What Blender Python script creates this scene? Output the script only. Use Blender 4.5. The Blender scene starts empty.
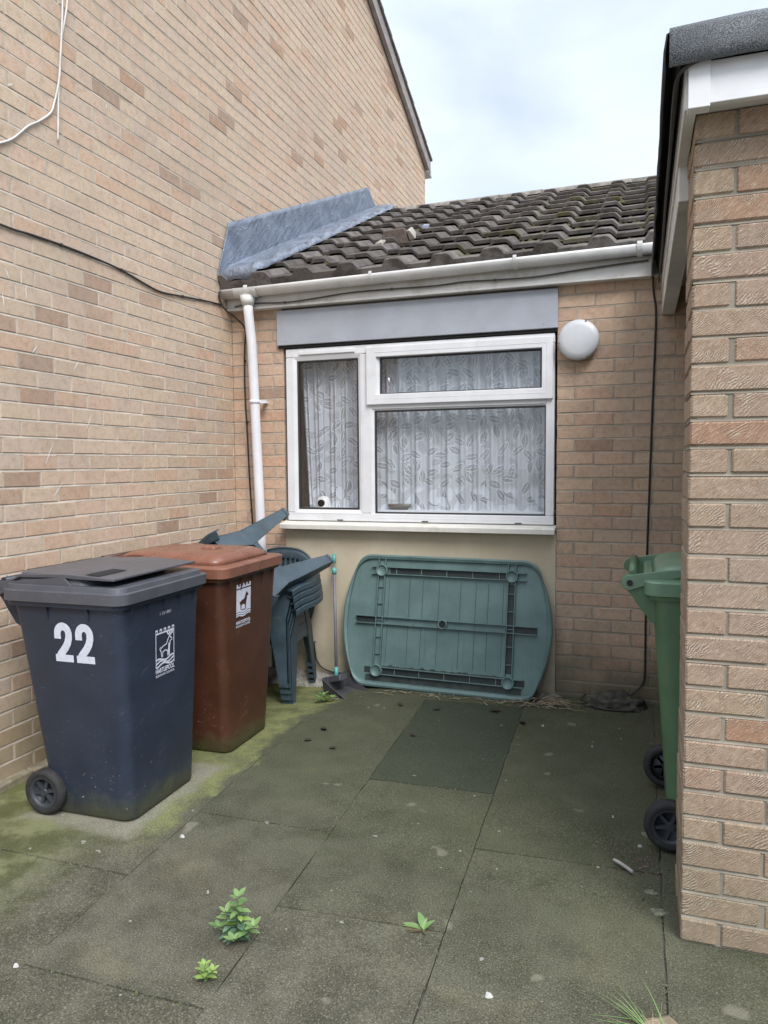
import bpy, bmesh, math, random
from mathutils import Vector, Matrix, Euler, noise as mnoise
random.seed(7)
PI = math.pi
R = math.radians
SC = bpy.context.scene
COL = SC.collection

# ------------------------------------------------------------------ camera
EYE = Vector((0, 0, 1.534))
F_PX = 745.0
yaw, pitch, roll = R(18.97), R(3.69), 0.0076
fw = Vector((-math.sin(yaw) * math.cos(pitch), math.cos(yaw) * math.cos(pitch), -math.sin(pitch)))
r0 = Vector((math.cos(yaw), math.sin(yaw), 0))
u0 = r0.cross(fw)
rt = r0 * math.cos(roll) - u0 * math.sin(roll)
up = u0 * math.cos(roll) + r0 * math.sin(roll)
cd = bpy.data.cameras.new('camera')
cam = bpy.data.objects.new('camera', cd)
COL.objects.link(cam)
M3 = Matrix((rt, up, -fw)).transposed()
cam.matrix_world = Matrix.Translation(EYE) @ M3.to_4x4()
cd.sensor_fit = 'VERTICAL'
cd.sensor_height = 36
cd.lens = F_PX / 1024 * 36
cd.clip_start = 0.05
cd.clip_end = 1000
SC.camera = cam

# ------------------------------------------------------------------ world, sun, exposure
SUN_EL, SUN_AZ = R(47), R(-51)          # azimuth measured from +X towards +Y
sun_dir = Vector((math.cos(SUN_EL) * math.cos(SUN_AZ), math.cos(SUN_EL) * math.sin(SUN_AZ), math.sin(SUN_EL)))
w = bpy.data.worlds.new('World')
SC.world = w
w.use_nodes = True
nt = w.node_tree
nt.nodes.clear()
out = nt.nodes.new('ShaderNodeOutputWorld')
bg = nt.nodes.new('ShaderNodeBackground')
sky = nt.nodes.new('ShaderNodeTexSky')
sky.sky_type = 'NISHITA'
sky.sun_disc = False
sky.sun_elevation = SUN_EL
sky.sun_rotation = PI / 2 - SUN_AZ
sky.air_density = 1.0
sky.dust_density = 2.0
tc = nt.nodes.new('ShaderNodeTexCoord')
mp = nt.nodes.new('ShaderNodeMapping')
mp.inputs['Scale'].default_value = (1.0, 1.0, 2.2)
nz = nt.nodes.new('ShaderNodeTexNoise')
nz.inputs['Scale'].default_value = 2.6
nz.inputs['Detail'].default_value = 7
nz.inputs['Roughness'].default_value = 0.52
nz.inputs['Distortion'].default_value = 0.3
rp = nt.nodes.new('ShaderNodeValToRGB')
rp.color_ramp.elements[0].position = 0.36
rp.color_ramp.elements[0].color = (0.66, 0.66, 0.66, 1)
rp.color_ramp.elements[1].position = 0.62
rp.color_ramp.elements[1].color = (1, 1, 1, 1)
mx = nt.nodes.new('ShaderNodeMix')
mx.data_type = 'RGBA'
mx.inputs['B'].default_value = (6.5, 7.25, 8.1, 1)      # bright thin cloud
# an overcast sky is about three times as bright overhead as at the horizon
sepz = nt.nodes.new('ShaderNodeSeparateXYZ')
mrz = nt.nodes.new('ShaderNodeMapRange')
mrz.inputs['From Min'].default_value = 0.50
mrz.inputs['From Max'].default_value = 1.0
mrz.inputs['To Min'].default_value = 0.86
mrz.inputs['To Max'].default_value = 2.3
mulz = nt.nodes.new('ShaderNodeMix')
mulz.data_type = 'RGBA'
mulz.blend_type = 'MULTIPLY'
mulz.inputs['Factor'].default_value = 1.0
L = nt.links.new
L(tc.outputs['Generated'], mp.inputs['Vector'])
L(mp.outputs['Vector'], nz.inputs['Vector'])
L(nz.outputs['Fac'], rp.inputs['Fac'])
L(rp.outputs['Color'], mx.inputs['Factor'])
L(sky.outputs['Color'], mx.inputs['A'])
L(tc.outputs['Generated'], sepz.inputs[0])
L(sepz.outputs[2], mrz.inputs['Value'])
L(mx.outputs['Result'], mulz.inputs['A'])
L(mrz.outputs[0], mulz.inputs['B'])
L(mulz.outputs['Result'], bg.inputs['Color'])
bg.inputs['Strength'].default_value = 0.125
L(bg.outputs['Background'], out.inputs['Surface'])

ld = bpy.data.lights.new('sun', 'SUN')
ld.energy = 2.25
ld.angle = R(28)
ld.color = (1.0, 0.965, 0.92)
sun = bpy.data.objects.new('sun', ld)
sun.rotation_euler = sun_dir.to_track_quat('Z', 'Y').to_euler()
sun.location = (3, -2, 8)
COL.objects.link(sun)

SC.view_settings.view_transform = 'Standard'
SC.view_settings.look = 'None'
SC.view_settings.gamma = 1.0
SC.view_settings.exposure = 0.48
SC.render.engine = 'CYCLES'
SC.cycles.max_bounces = 8
SC.cycles.transparent_max_bounces = 12
SC.cycles.use_denoising = True


# ------------------------------------------------------------------ object helpers
def tag(o, label=None, cat=None, group=None, kind=None):
    if label: o['label'] = label
    if cat: o['category'] = cat
    if group: o['group'] = group
    if kind: o['kind'] = kind
    return o


def thing(name, label, cat, loc=(0, 0, 0), rot=(0, 0, 0), group=None):
    o = bpy.data.objects.new(name, None)
    o.empty_display_size = 0.1
    COL.objects.link(o)
    o.location = loc
    o.rotation_euler = rot
    return tag(o, label, cat, group)


def base_of(o):
    v = Vector((0, 0, 0))
    while o is not None:
        v += o.location
        o = o.parent
    return v


class MB:
    def __init__(self):
        self.v, self.f, self.m, self.s = [], [], [], []

    def add(self, verts, faces, mat=0, smooth=False):
        b = len(self.v)
        self.v += [Vector(p) for p in verts]
        for f in faces:
            self.f.append([b + i for i in f])
            self.m.append(mat)
            self.s.append(smooth)
        return self

    def box(self, x0, x1, y0, y1, z0, z1, mat=0):
        return self.add([(x0, y0, z0), (x1, y0, z0), (x1, y1, z0), (x0, y1, z0), (x0, y0, z1), (x1, y0, z1), (x1, y1, z1), (x0, y1, z1)],
                        [(0, 3, 2, 1), (4, 5, 6, 7), (0, 1, 5, 4), (1, 2, 6, 5), (2, 3, 7, 6), (3, 0, 4, 7)], mat)

    def hexa(self, p, mat=0):                       # eight corners in box order
        return self.add(p, [(0, 3, 2, 1), (4, 5, 6, 7), (0, 1, 5, 4), (1, 2, 6, 5), (2, 3, 7, 6), (3, 0, 4, 7)], mat)

    def loft(self, rings, mat=0, smooth=True, cap=True, closed=True):
        n = len(rings[0])
        V = [p for r in rings for p in r]
        F = []
        for i in range(len(rings) - 1):
            for j in range(n if closed else n - 1):
                k = (j + 1) % n
                F.append((i * n + j, i * n + k, (i + 1) * n + k, (i + 1) * n + j))
        self.add(V, F, mat, smooth)
        if cap:
            b = len(self.v) - len(V)
            self.f.append([b + j for j in reversed(range(n))]); self.m.append(mat); self.s.append(False)
            self.f.append([b + (len(rings) - 1) * n + j for j in range(n)]); self.m.append(mat); self.s.append(False)
        return self

    def tube(self, pts, r, n=8, mat=0, cap=True, rr=None):
        pts = [Vector(p) for p in pts]
        rings = []
        prev = None
        for i, p in enumerate(pts):
            t = (pts[min(i + 1, len(pts) - 1)] - pts[max(i - 1, 0)]).normalized()
            a = prev if prev is not None else (Vector((0, 0, 1)) if abs(t.z) < 0.9 else Vector((1, 0, 0)))
            e1 = (a - t * a.dot(t))
            if e1.length < 1e-6:
                e1 = t.orthogonal()
            e1.normalize()
            prev = e1
            e2 = t.cross(e1)
            q = rr[i] if rr else r
            rings.append([p + e1 * (q * math.cos(2 * PI * k / n)) + e2 * (q * math.sin(2 * PI * k / n)) for k in range(n)])
        return self.loft(rings, mat, True, cap)

    def prism(self, poly, fn, d0, d1, mat=0, smooth=False):
        """poly: 2-D outline, fn(u, v, d) -> point; extruded from d0 to d1"""
        n = len(poly)
        self.add([fn(u, v, d0) for u, v in poly] + [fn(u, v, d1) for u, v in poly],
                 [tuple(range(n)), tuple(reversed(range(n, 2 * n)))] + [], mat)
        b = len(self.v) - 2 * n
        for j in range(n):
            k = (j + 1) % n
            self.f.append([b + k, b + j, b + n + j, b + n + k]); self.m.append(mat); self.s.append(smooth)
        return self

    def ribbon(self, pts, wd, fn, d=0.0008, mat=0):
        """flat stroke of width wd along 2-D pts mapped by fn(u, v, d)"""
        n = len(pts)
        lft, rgt = [], []
        for i in range(n):
            a = Vector(pts[max(i - 1, 0)]); c = Vector(pts[min(i + 1, n - 1)]); p = Vector(pts[i])
            t = (c - a).normalized()
            k = Vector((-t.y, t.x))
            h = (wd[i] if isinstance(wd, (list, tuple)) else wd) / 2
            lft.append(p + k * h); rgt.append(p - k * h)
        V = [fn(q.x, q.y, d) for q in lft] + [fn(q.x, q.y, d) for q in rgt]
        return self.add(V, [(i, i + 1, n + i + 1, n + i) for i in range(n - 1)], mat)

    def build(self, name, mats, parent=None, local=False, bevel=0, solid=0, subsurf=0, weld=False):
        off = Vector((0, 0, 0)) if (local or parent is None) else base_of(parent)
        me = bpy.data.meshes.new(name)
        me.from_pydata([tuple(p - off) for p in self.v], [], self.f)
        if not isinstance(mats, (list, tuple)):
            mats = [mats]
        for m in mats:
            me.materials.append(m)
        me.polygons.foreach_set('material_index', self.m)
        me.polygons.foreach_set('use_smooth', self.s)
        bm = bmesh.new()
        bm.from_mesh(me)
        if weld:
            bmesh.ops.remove_doubles(bm, verts=bm.verts, dist=1e-5)
        bmesh.ops.recalc_face_normals(bm, faces=bm.faces)
        bm.to_mesh(me)
        bm.free()
        me.update()
        o = bpy.data.objects.new(name, me)
        COL.objects.link(o)
        if parent is not None:
            o.parent = parent
        if solid:
            md = o.modifiers.new('thickness', 'SOLIDIFY'); md.thickness = solid; md.offset = 0
        if bevel:
            md = o.modifiers.new('bevel', 'BEVEL'); md.width = bevel; md.segments = 2; md.limit_method = 'ANGLE'; md.angle_limit = R(40)
            md.harden_normals = True
        if subsurf:
            md = o.modifiers.new('sub', 'SUBSURF'); md.levels = subsurf; md.render_levels = subsurf
        return o


def spline(pts, n=8):
    """Catmull-Rom through pts"""
    P = [Vector(p) for p in pts]
    P = [P[0] * 2 - P[1]] + P + [P[-1] * 2 - P[-2]]
    res = []
    for i in range(1, len(P) - 2):
        a, b, c, d = P[i - 1:i + 3]
        for k in range(n):
            t = k / n
            res.append(0.5 * ((2 * b) + (c - a) * t + (2 * a - 5 * b + 4 * c - d) * t * t + (3 * b - a - 3 * c + d) * t ** 3))
    res.append(P[-2])
    return res


def rrect(x0, x1, y0, y1, r, z, n=5):
    pts = []
    for cx, cy, a in ((x1 - r, y1 - r, 0), (x0 + r, y1 - r, 90), (x0 + r, y0 + r, 180), (x1 - r, y0 + r, 270)):
        for k in range(n + 1):
            t = R(a + 90 * k / n)
            pts.append(Vector((cx + r * math.cos(t), cy + r * math.sin(t), z)))
    return pts


def copy_tree(o, parent=None):
    c = o.copy()
    COL.objects.link(c)
    c.parent = parent
    for ch in [q for q in list(SC.objects) if q.parent == o]:
        copy_tree(ch, c)
    return c


def ss(a, b, x):
    t = min(1, max(0, (x - a) / (b - a)))
    return t * t * (3 - 2 * t)


def ground_z(x, y):
    return -0.075 * (1 - ss(-2.35, -1.5, x)) * ss(3.9, 4.75, y) - 0.012 * ss(2.4, 3.4, y) * (1 - ss(4.2, 4.9, y)) * ss(-1.5, -.5, x)


# ------------------------------------------------------------------ shader helpers
class SB:
    def __init__(self, name):
        self.mat = bpy.data.materials.new(name)
        self.mat.use_nodes = True
        self.nt = self.mat.node_tree
        self.nt.nodes.clear()
        self.out = self.nt.nodes.new('ShaderNodeOutputMaterial')

    def n(self, kind, _props=None, **inp):
        nd = self.nt.nodes.new('ShaderNode' + kind)
        for k, v in (_props or {}).items():
            setattr(nd, k, v)
        for k, v in inp.items():
            key = int(k[1:]) if k[0] == 'i' and k[1:].isdigit() else k.replace('_', ' ')
            self.set(nd.inputs[key], v)
        return nd

    def set(self, sock, v):
        if isinstance(v, bpy.types.NodeSocket):
            self.nt.links.new(v, sock)
        elif isinstance(v, (tuple, list)) and sock.type == 'RGBA' and len(v) == 3:
            sock.default_value = (*v, 1)
        else:
            sock.default_value = v

    def math(self, op, a, b=0.0, c=0.0, clamp=False):
        return self.n('Math', {'operation': op, 'use_clamp': clamp}, i0=a, i1=b, i2=c).outputs[0]

    def mix(self, f, a, b, mode='MIX'):
        nd = self.nt.nodes.new('ShaderNodeMix')
        nd.data_type = 'RGBA'
        nd.blend_type = mode
        self.set(nd.inputs[0], f); self.set(nd.inputs[6], a); self.set(nd.inputs[7], b)
        return nd.outputs[2]

    def noise(self, scale, detail=4, rough=0.55, vec=None, dist=0.0):
        nd = self.n('TexNoise', None, Scale=scale, Detail=detail, Roughness=rough, Distortion=dist)
        self.nt.links.new(vec if vec is not None else self.pos(), nd.inputs['Vector'])
        return nd.outputs['Fac']

    def pos(self):
        if not hasattr(self, '_pos'):
            self._pos = self.n('TexCoord').outputs['Object']
        return self._pos

    def xyz(self):
        if not hasattr(self, '_xyz'):
            nd = self.n('SeparateXYZ', None, Vector=self.pos())
            self._xyz = (nd.outputs[0], nd.outputs[1], nd.outputs[2])
        return self._xyz

    def step(self, v, a, b):          # smooth 0..1 between a and b
        nd = self.n('MapRange', {'interpolation_type': 'SMOOTHSTEP'}, Value=v, From_Min=a, From_Max=b, To_Min=0.0, To_Max=1.0)
        return nd.outputs[0]

    def ramp(self, fac, stops, interp='LINEAR'):
        nd = self.nt.nodes.new('ShaderNodeValToRGB')
        cr = nd.color_ramp
        cr.interpolation = interp
        while len(cr.elements) > 1:
            cr.elements.remove(cr.elements[-1])
        cr.elements[0].position = stops[0][0]
        cr.elements[0].color = (*stops[0][1], 1)
        for p, c in stops[1:]:
            e = cr.elements.new(p)
            e.color = (*c, 1)
        self.set(nd.inputs['Fac'], fac)
        return nd.outputs['Color']

    def comb(self, x, y, z):
        return self.n('CombineXYZ', None, X=x, Y=y, Z=z).outputs[0]

    def bump(self, h, strength=0.5, dist=0.002, prev=None):
        nd = self.n('Bump', None, Strength=strength, Distance=dist, Height=h)
        if prev is not None:
            self.nt.links.new(prev, nd.inputs['Normal'])
        return nd.outputs[0]

    def pbr(self, col, rough=0.6, normal=None, **kw):
        nd = self.n('BsdfPrincipled', None, Base_Color=col, Roughness=rough, **kw)
        if normal is not None:
            self.nt.links.new(normal, nd.inputs['Normal'])
        self.nt.links.new(nd.outputs[0], self.out.inputs['Surface'])
        return self.mat


def simple(name, col, rough=0.5, var=0.12, scale=12, bump=0.15, bscale=120, dirt=None, dirt_amt=0.3, **kw):
    """plain surface with uneven tone, fine grain and optional dirt blotches"""
    s = SB(name)
    n1 = s.noise(scale, 5, 0.6)
    dark = tuple(c * (1 - var) for c in col)
    lite = tuple(min(1, c * (1 + var)) for c in col)
    c = s.mix(s.step(n1, 0.3, 0.7), dark, lite)
    if dirt:
        n2 = s.noise(scale * 0.6 + 3, 8, 0.7)
        c = s.mix(s.math('MULTIPLY', s.step(n2, 0.5, 0.75), dirt_amt), c, dirt)
    n3 = s.noise(bscale, 3, 0.5)
    r = s.math('ADD', s.math('MULTIPLY', n1, 0.2), rough - 0.1)
    return s.pbr(c, r, s.bump(n3, bump, 0.002), **kw)


def brick_mat(name, cols, spread_dark, drag=0.6, wet_foot=0.0, foot_col=(0.12, 0.125, 0.07)):
    s = SB(name)
    x, y, z = s.xyz()
    rnd = s.n('NewGeometry').outputs['Random Per Island']
    c = s.ramp(rnd, cols)
    h = s.math('ADD', x, y)
    a = s.math('ADD', h, z)             # along the drag marks
    b = s.math('SUBTRACT', h, z)        # across them
    jit = s.math('MULTIPLY', rnd, 37.0)
    vec = s.comb(s.math('MULTIPLY', a, 30.0), s.math('MULTIPLY', b, 250.0), jit)
    dragn = s.noise(1.0, 3, 0.65, vec)
    fq = s.math('ADD', 2 * PI * 78.0, s.math('MULTIPLY', s.math('FRACT', s.math('MULTIPLY', rnd, 91.7)), 2 * PI * 60.0))
    tl_ = s.math('ADD', 0.65, s.math('MULTIPLY', s.math('FRACT', s.math('MULTIPLY', rnd, 57.3)), 0.7))
    b2 = s.math('SUBTRACT', s.math('MULTIPLY', h, tl_), z)
    wv = s.math('SINE', s.math('ADD', s.math('MULTIPLY', b2, fq), s.math('MULTIPLY', s.noise(13.0, 4, 0.65), 34.0)))
    wmask = s.step(s.noise(14.0, 4, 0.6, s.comb(x, s.math('ADD', y, z), jit)), 0.44, 0.64)
    comb = s.math('MULTIPLY', s.math('MULTIPLY', s.math('ADD', wv, 1.0), 0.5), wmask)
    grain = s.noise(330, 3, 0.6)
    mott = s.noise(26, 6, 0.65)
    big = s.noise(1.1, 5, 0.6)
    c = s.mix(s.math('MULTIPLY', s.step(mott, 0.42, 0.72), spread_dark), c, s.mix(1.0, c, (0.62, 0.55, 0.50), 'MULTIPLY'))
    c = s.mix(s.math('MULTIPLY', s.step(dragn, 0.50, 0.36), drag * 0.5), c, s.mix(1.0, c, (0.58, 0.53, 0.48), 'MULTIPLY'))
    c = s.mix(s.math('MULTIPLY', s.step(dragn, 0.54, 0.68), drag * 0.5), c, (0.62, 0.56, 0.48))
    c = s.mix(s.math('MULTIPLY', s.step(comb, 0.45, 0.9), drag * 0.42), c, (0.66, 0.58, 0.48))
    c = s.mix(s.math('MULTIPLY', s.math('MULTIPLY', wmask, s.step(wv, -0.2, -0.9)), drag * 0.45), c, s.mix(1.0, c, (0.5, 0.45, 0.40), 'MULTIPLY'))
    c = s.mix(s.math('MULTIPLY', s.step(grain, 0.58, 0.72), 0.35), c, (0.62, 0.54, 0.45))
    c = s.mix(s.math('MULTIPLY', s.step(grain, 0.42, 0.30), 0.35), c, (0.12, 0.09, 0.07))
    c = s.mix(s.math('MULTIPLY', s.step(big, 0.42, 0.7), 0.22), c, (0.34, 0.29, 0.25))
    if wet_foot:
        zz = s.math('ADD', z, s.math('MULTIPLY', s.noise(2.6, 6, 0.6), -0.9))
        c = s.mix(s.math('MULTIPLY', s.step(zz, 0.12, -0.42), wet_foot), c, foot_col)
    smear = s.math('MULTIPLY', s.step(s.noise(7.0, 8, 0.72), 0.58, 0.72), 0.18 * drag)
    c = s.mix(smear, c, (0.42, 0.385, 0.335))
    pit = s.step(s.noise(75, 2, 0.5), 0.70, 0.76)
    c = s.mix(s.math('MULTIPLY', pit, 0.55 * drag), c, (0.13, 0.10, 0.08))
    ht = s.math('ADD', s.math('ADD', s.math('MULTIPLY', dragn, 0.8), s.math('MULTIPLY', comb, 0.5)), s.math('MULTIPLY', grain, 0.4))
    nrm = s.bump(ht, 0.75 * drag, 0.006)
    return s.pbr(c, 0.92, nrm, Specular_IOR_Level=0.2)


def mortar_mat(name, col, foot=None):
    s = SB(name)
    n1 = s.noise(7, 6, 0.6)
    n2 = s.noise(260, 3, 0.6)
    c = s.mix(s.step(n1, 0.35, 0.7), tuple(k * 0.72 for k in col), col)
    c = s.mix(s.math('MULTIPLY', s.step(n2, 0.5, 0.7), 0.4), c, tuple(min(1, k * 1.25) for k in col))
    if foot:
        x, y, z = s.xyz()
        zz = s.math('ADD', z, s.math('MULTIPLY', s.noise(2.6, 6, 0.6), -0.9))
        c = s.mix(s.math('MULTIPLY', s.step(zz, 0.22, -0.36), 0.85), c, foot)
    return s.pbr(c, 0.95, s.bump(n2, 0.5, 0.004), Specular_IOR_Level=0.15)


LEFT_COLS = [(0.0, (0.566, 0.436, 0.326)), (0.18, (0.655, 0.509, 0.384)), (0.36, (0.616, 0.488, 0.36)), (0.52, (0.649, 0.469, 0.359)),
             (0.66, (0.587, 0.468, 0.374)), (0.8, (0.635, 0.462, 0.346)), (0.93, (0.602, 0.414, 0.296)), (0.965, (0.426, 0.301, 0.225)), (1.0, (0.488, 0.31, 0.208))]
BACK_COLS = [(0.0, (0.511, 0.368, 0.269)), (0.2, (0.63, 0.462, 0.336)), (0.4, (0.572, 0.404, 0.296)), (0.6, (0.617, 0.433, 0.315)),
             (0.8, (0.526, 0.375, 0.283)), (0.94, (0.607, 0.388, 0.27)), (1.0, (0.362, 0.254, 0.187))]
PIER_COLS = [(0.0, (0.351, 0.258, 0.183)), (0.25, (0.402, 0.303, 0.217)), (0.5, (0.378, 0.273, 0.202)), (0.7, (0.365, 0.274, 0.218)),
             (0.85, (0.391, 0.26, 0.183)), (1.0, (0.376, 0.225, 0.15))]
m_brick_left = brick_mat('buff_brick', LEFT_COLS, 0.5, 0.6, 0.55, (0.25, 0.215, 0.12))
m_brick_back = brick_mat('sandy_brick', BACK_COLS, 0.5, 0.7, 0.85, (0.10, 0.10, 0.065))
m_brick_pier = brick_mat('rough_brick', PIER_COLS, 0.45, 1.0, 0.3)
m_mortar_left = mortar_mat('pale_mortar', (0.60, 0.535, 0.455))
m_mortar_back = mortar_mat('buff_mortar', (0.47, 0.405, 0.335), (0.15, 0.14, 0.10))
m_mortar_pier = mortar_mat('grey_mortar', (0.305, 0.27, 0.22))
m_upvc = simple('white_upvc', (0.70, 0.71, 0.74), 0.35, 0.05, 6, 0.03, 60, (0.42, 0.40, 0.34), 0.25)
m_gutter = simple('weathered_white_plastic', (0.66, 0.66, 0.655), 0.42, 0.1, 5, 0.05, 60, (0.33, 0.31, 0.25), 0.4)
m_pipe = simple('white_pipe_plastic', (0.71, 0.71, 0.75), 0.35, 0.04, 5, 0.03, 60, (0.45, 0.43, 0.38), 0.2)
m_fascia = simple('painted_board', (0.62, 0.615, 0.60), 0.6, 0.1, 4, 0.1, 40, (0.26, 0.24, 0.19), 0.55)
m_lintel = simple('grey_painted_panel', (0.36, 0.385, 0.44), 0.55, 0.06, 5, 0.08, 40, (0.25, 0.25, 0.27), 0.25)
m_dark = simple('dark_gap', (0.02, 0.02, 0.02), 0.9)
m_black_cable = simple('black_cable_sheath', (0.025, 0.023, 0.022), 0.55)
m_white_cable = simple('white_cable_sheath', (0.62, 0.60, 0.58), 0.5)
m_grey_cable = simple('dirty_grey_cable', (0.20, 0.18, 0.16), 0.6)


def tile_mat():
    s = SB('concrete_roof_tile')
    rnd = s.n('NewGeometry').outputs['Random Per Island']
    x, y, z = s.xyz()
    c = s.ramp(rnd, [(0, (0.095, 0.084, 0.078)), (0.5, (0.140, 0.125, 0.117)), (1, (0.185, 0.166, 0.157))])
    n1 = s.noise(9, 7, 0.65)
    n2 = s.noise(140, 4, 0.65)
    c = s.mix(s.math('MULTIPLY', s.step(n1, 0.42, 0.62), 0.7), c, (0.040, 0.035, 0.030))
    c = s.mix(s.math('MULTIPLY', s.step(n2, 0.52, 0.7), 0.45), c, (0.235, 0.215, 0.20))
    moss = s.math('MULTIPLY', s.step(s.noise(3.2, 8, 0.7), 0.5, 0.66), s.step(s.math('ADD', x, s.math('MULTIPLY', n1, 0.6)), -0.9, 0.2))
    c = s.mix(s.math('MULTIPLY', moss, 0.6), c, (0.115, 0.105, 0.035))
    moss2 = s.step(s.noise(16, 6, 0.7), 0.6, 0.7)
    c = s.mix(s.math('MULTIPLY', moss2, 0.6), c, (0.05, 0.05, 0.022))
    return s.pbr(c, 0.95, s.bump(s.math('ADD', n2, n1), 0.7, 0.006), Specular_IOR_Level=0.2)


m_tile = tile_mat()


def foil_mat():
    s = SB('grey_flashing_foil')
    n1 = s.noise(6, 6, 0.65, None, 0.6)
    n2 = s.noise(55, 5, 0.65, None, 0.8)
    x, y, z = s.xyz()
    c = s.mix(s.step(n1, 0.35, 0.65), (0.165, 0.19, 0.245), (0.25, 0.285, 0.355))
    crz = s.n('TexVoronoi', {'feature': 'DISTANCE_TO_EDGE'}, Scale=9.0, Vector=s.pos(), Randomness=1.0).outputs['Distance']
    crease = s.step(crz, 0.06, 0.0)
    streak = s.noise(1.0, 4, 0.6, s.comb(s.math('MULTIPLY', x, 40.0), s.math('MULTIPLY', s.math('SUBTRACT', y, z), 25.0), s.math('MULTIPLY', s.math('ADD', y, z), 3.0)))
    c = s.mix(s.math('MULTIPLY', s.step(streak, 0.52, 0.68), 0.55), c, (0.075, 0.09, 0.125))
    return s.pbr(c, s.math('ADD', 0.36, s.math('MULTIPLY', n1, 0.25)), s.bump(s.math('ADD', s.math('MULTIPLY', crease, 0.22), s.math('ADD', n2, s.math('MULTIPLY', streak, 0.9))), 0.8, 0.010), Metallic=0.35)


m_foil = foil_mat()


def felt_mat():
    s = SB('mineral_roofing_felt')
    n = s.noise(300, 3, 0.6)
    n2 = s.noise(12, 5, 0.6)
    c = s.mix(s.step(n, 0.35, 0.7), (0.05, 0.055, 0.062), (0.25, 0.26, 0.28))
    c = s.mix(s.math('MULTIPLY', s.step(n2, 0.4, 0.7), 0.4), c, (0.10, 0.105, 0.11))
    return s.pbr(c, 0.9, s.bump(n, 0.8, 0.004))


m_felt = felt_mat()
m_felt_dark = simple('dark_felt_edge', (0.05, 0.052, 0.058), 0.85, 0.3, 14, 0.5, 90)


def render_mat():
    s = SB('cream_render')
    x, y, z = s.xyz()
    n1 = s.noise(3, 7, 0.6)
    n2 = s.noise(180, 3, 0.6)
    c = s.mix(s.step(n1, 0.35, 0.7), (0.50, 0.435, 0.325), (0.58, 0.51, 0.395))
    foot = s.step(s.math('ADD', z, s.math('MULTIPLY', s.noise(5, 6, 0.65), -0.4)), 0.12, -0.25)
    c = s.mix(s.math('MULTIPLY', foot, 0.7), c, (0.22, 0.20, 0.14))
    drip = s.step(s.noise(1.0, 5, 0.6, s.comb(s.math('MULTIPLY', x, 11.0), 0.0, s.math('MULTIPLY', z, 1.3))), 0.58, 0.75)
    c = s.mix(s.math('MULTIPLY', drip, 0.28), c, (0.33, 0.29, 0.20))
    return s.pbr(c, 0.9, s.bump(s.math('ADD', n2, n1), 0.25, 0.003), Specular_IOR_Level=0.2)


m_render = render_mat()
m_rubble = simple('rough_concrete', (0.27, 0.26, 0.235), 0.95, 0.4, 22, 1.0, 60, (0.10, 0.11, 0.06), 0.6)


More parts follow.
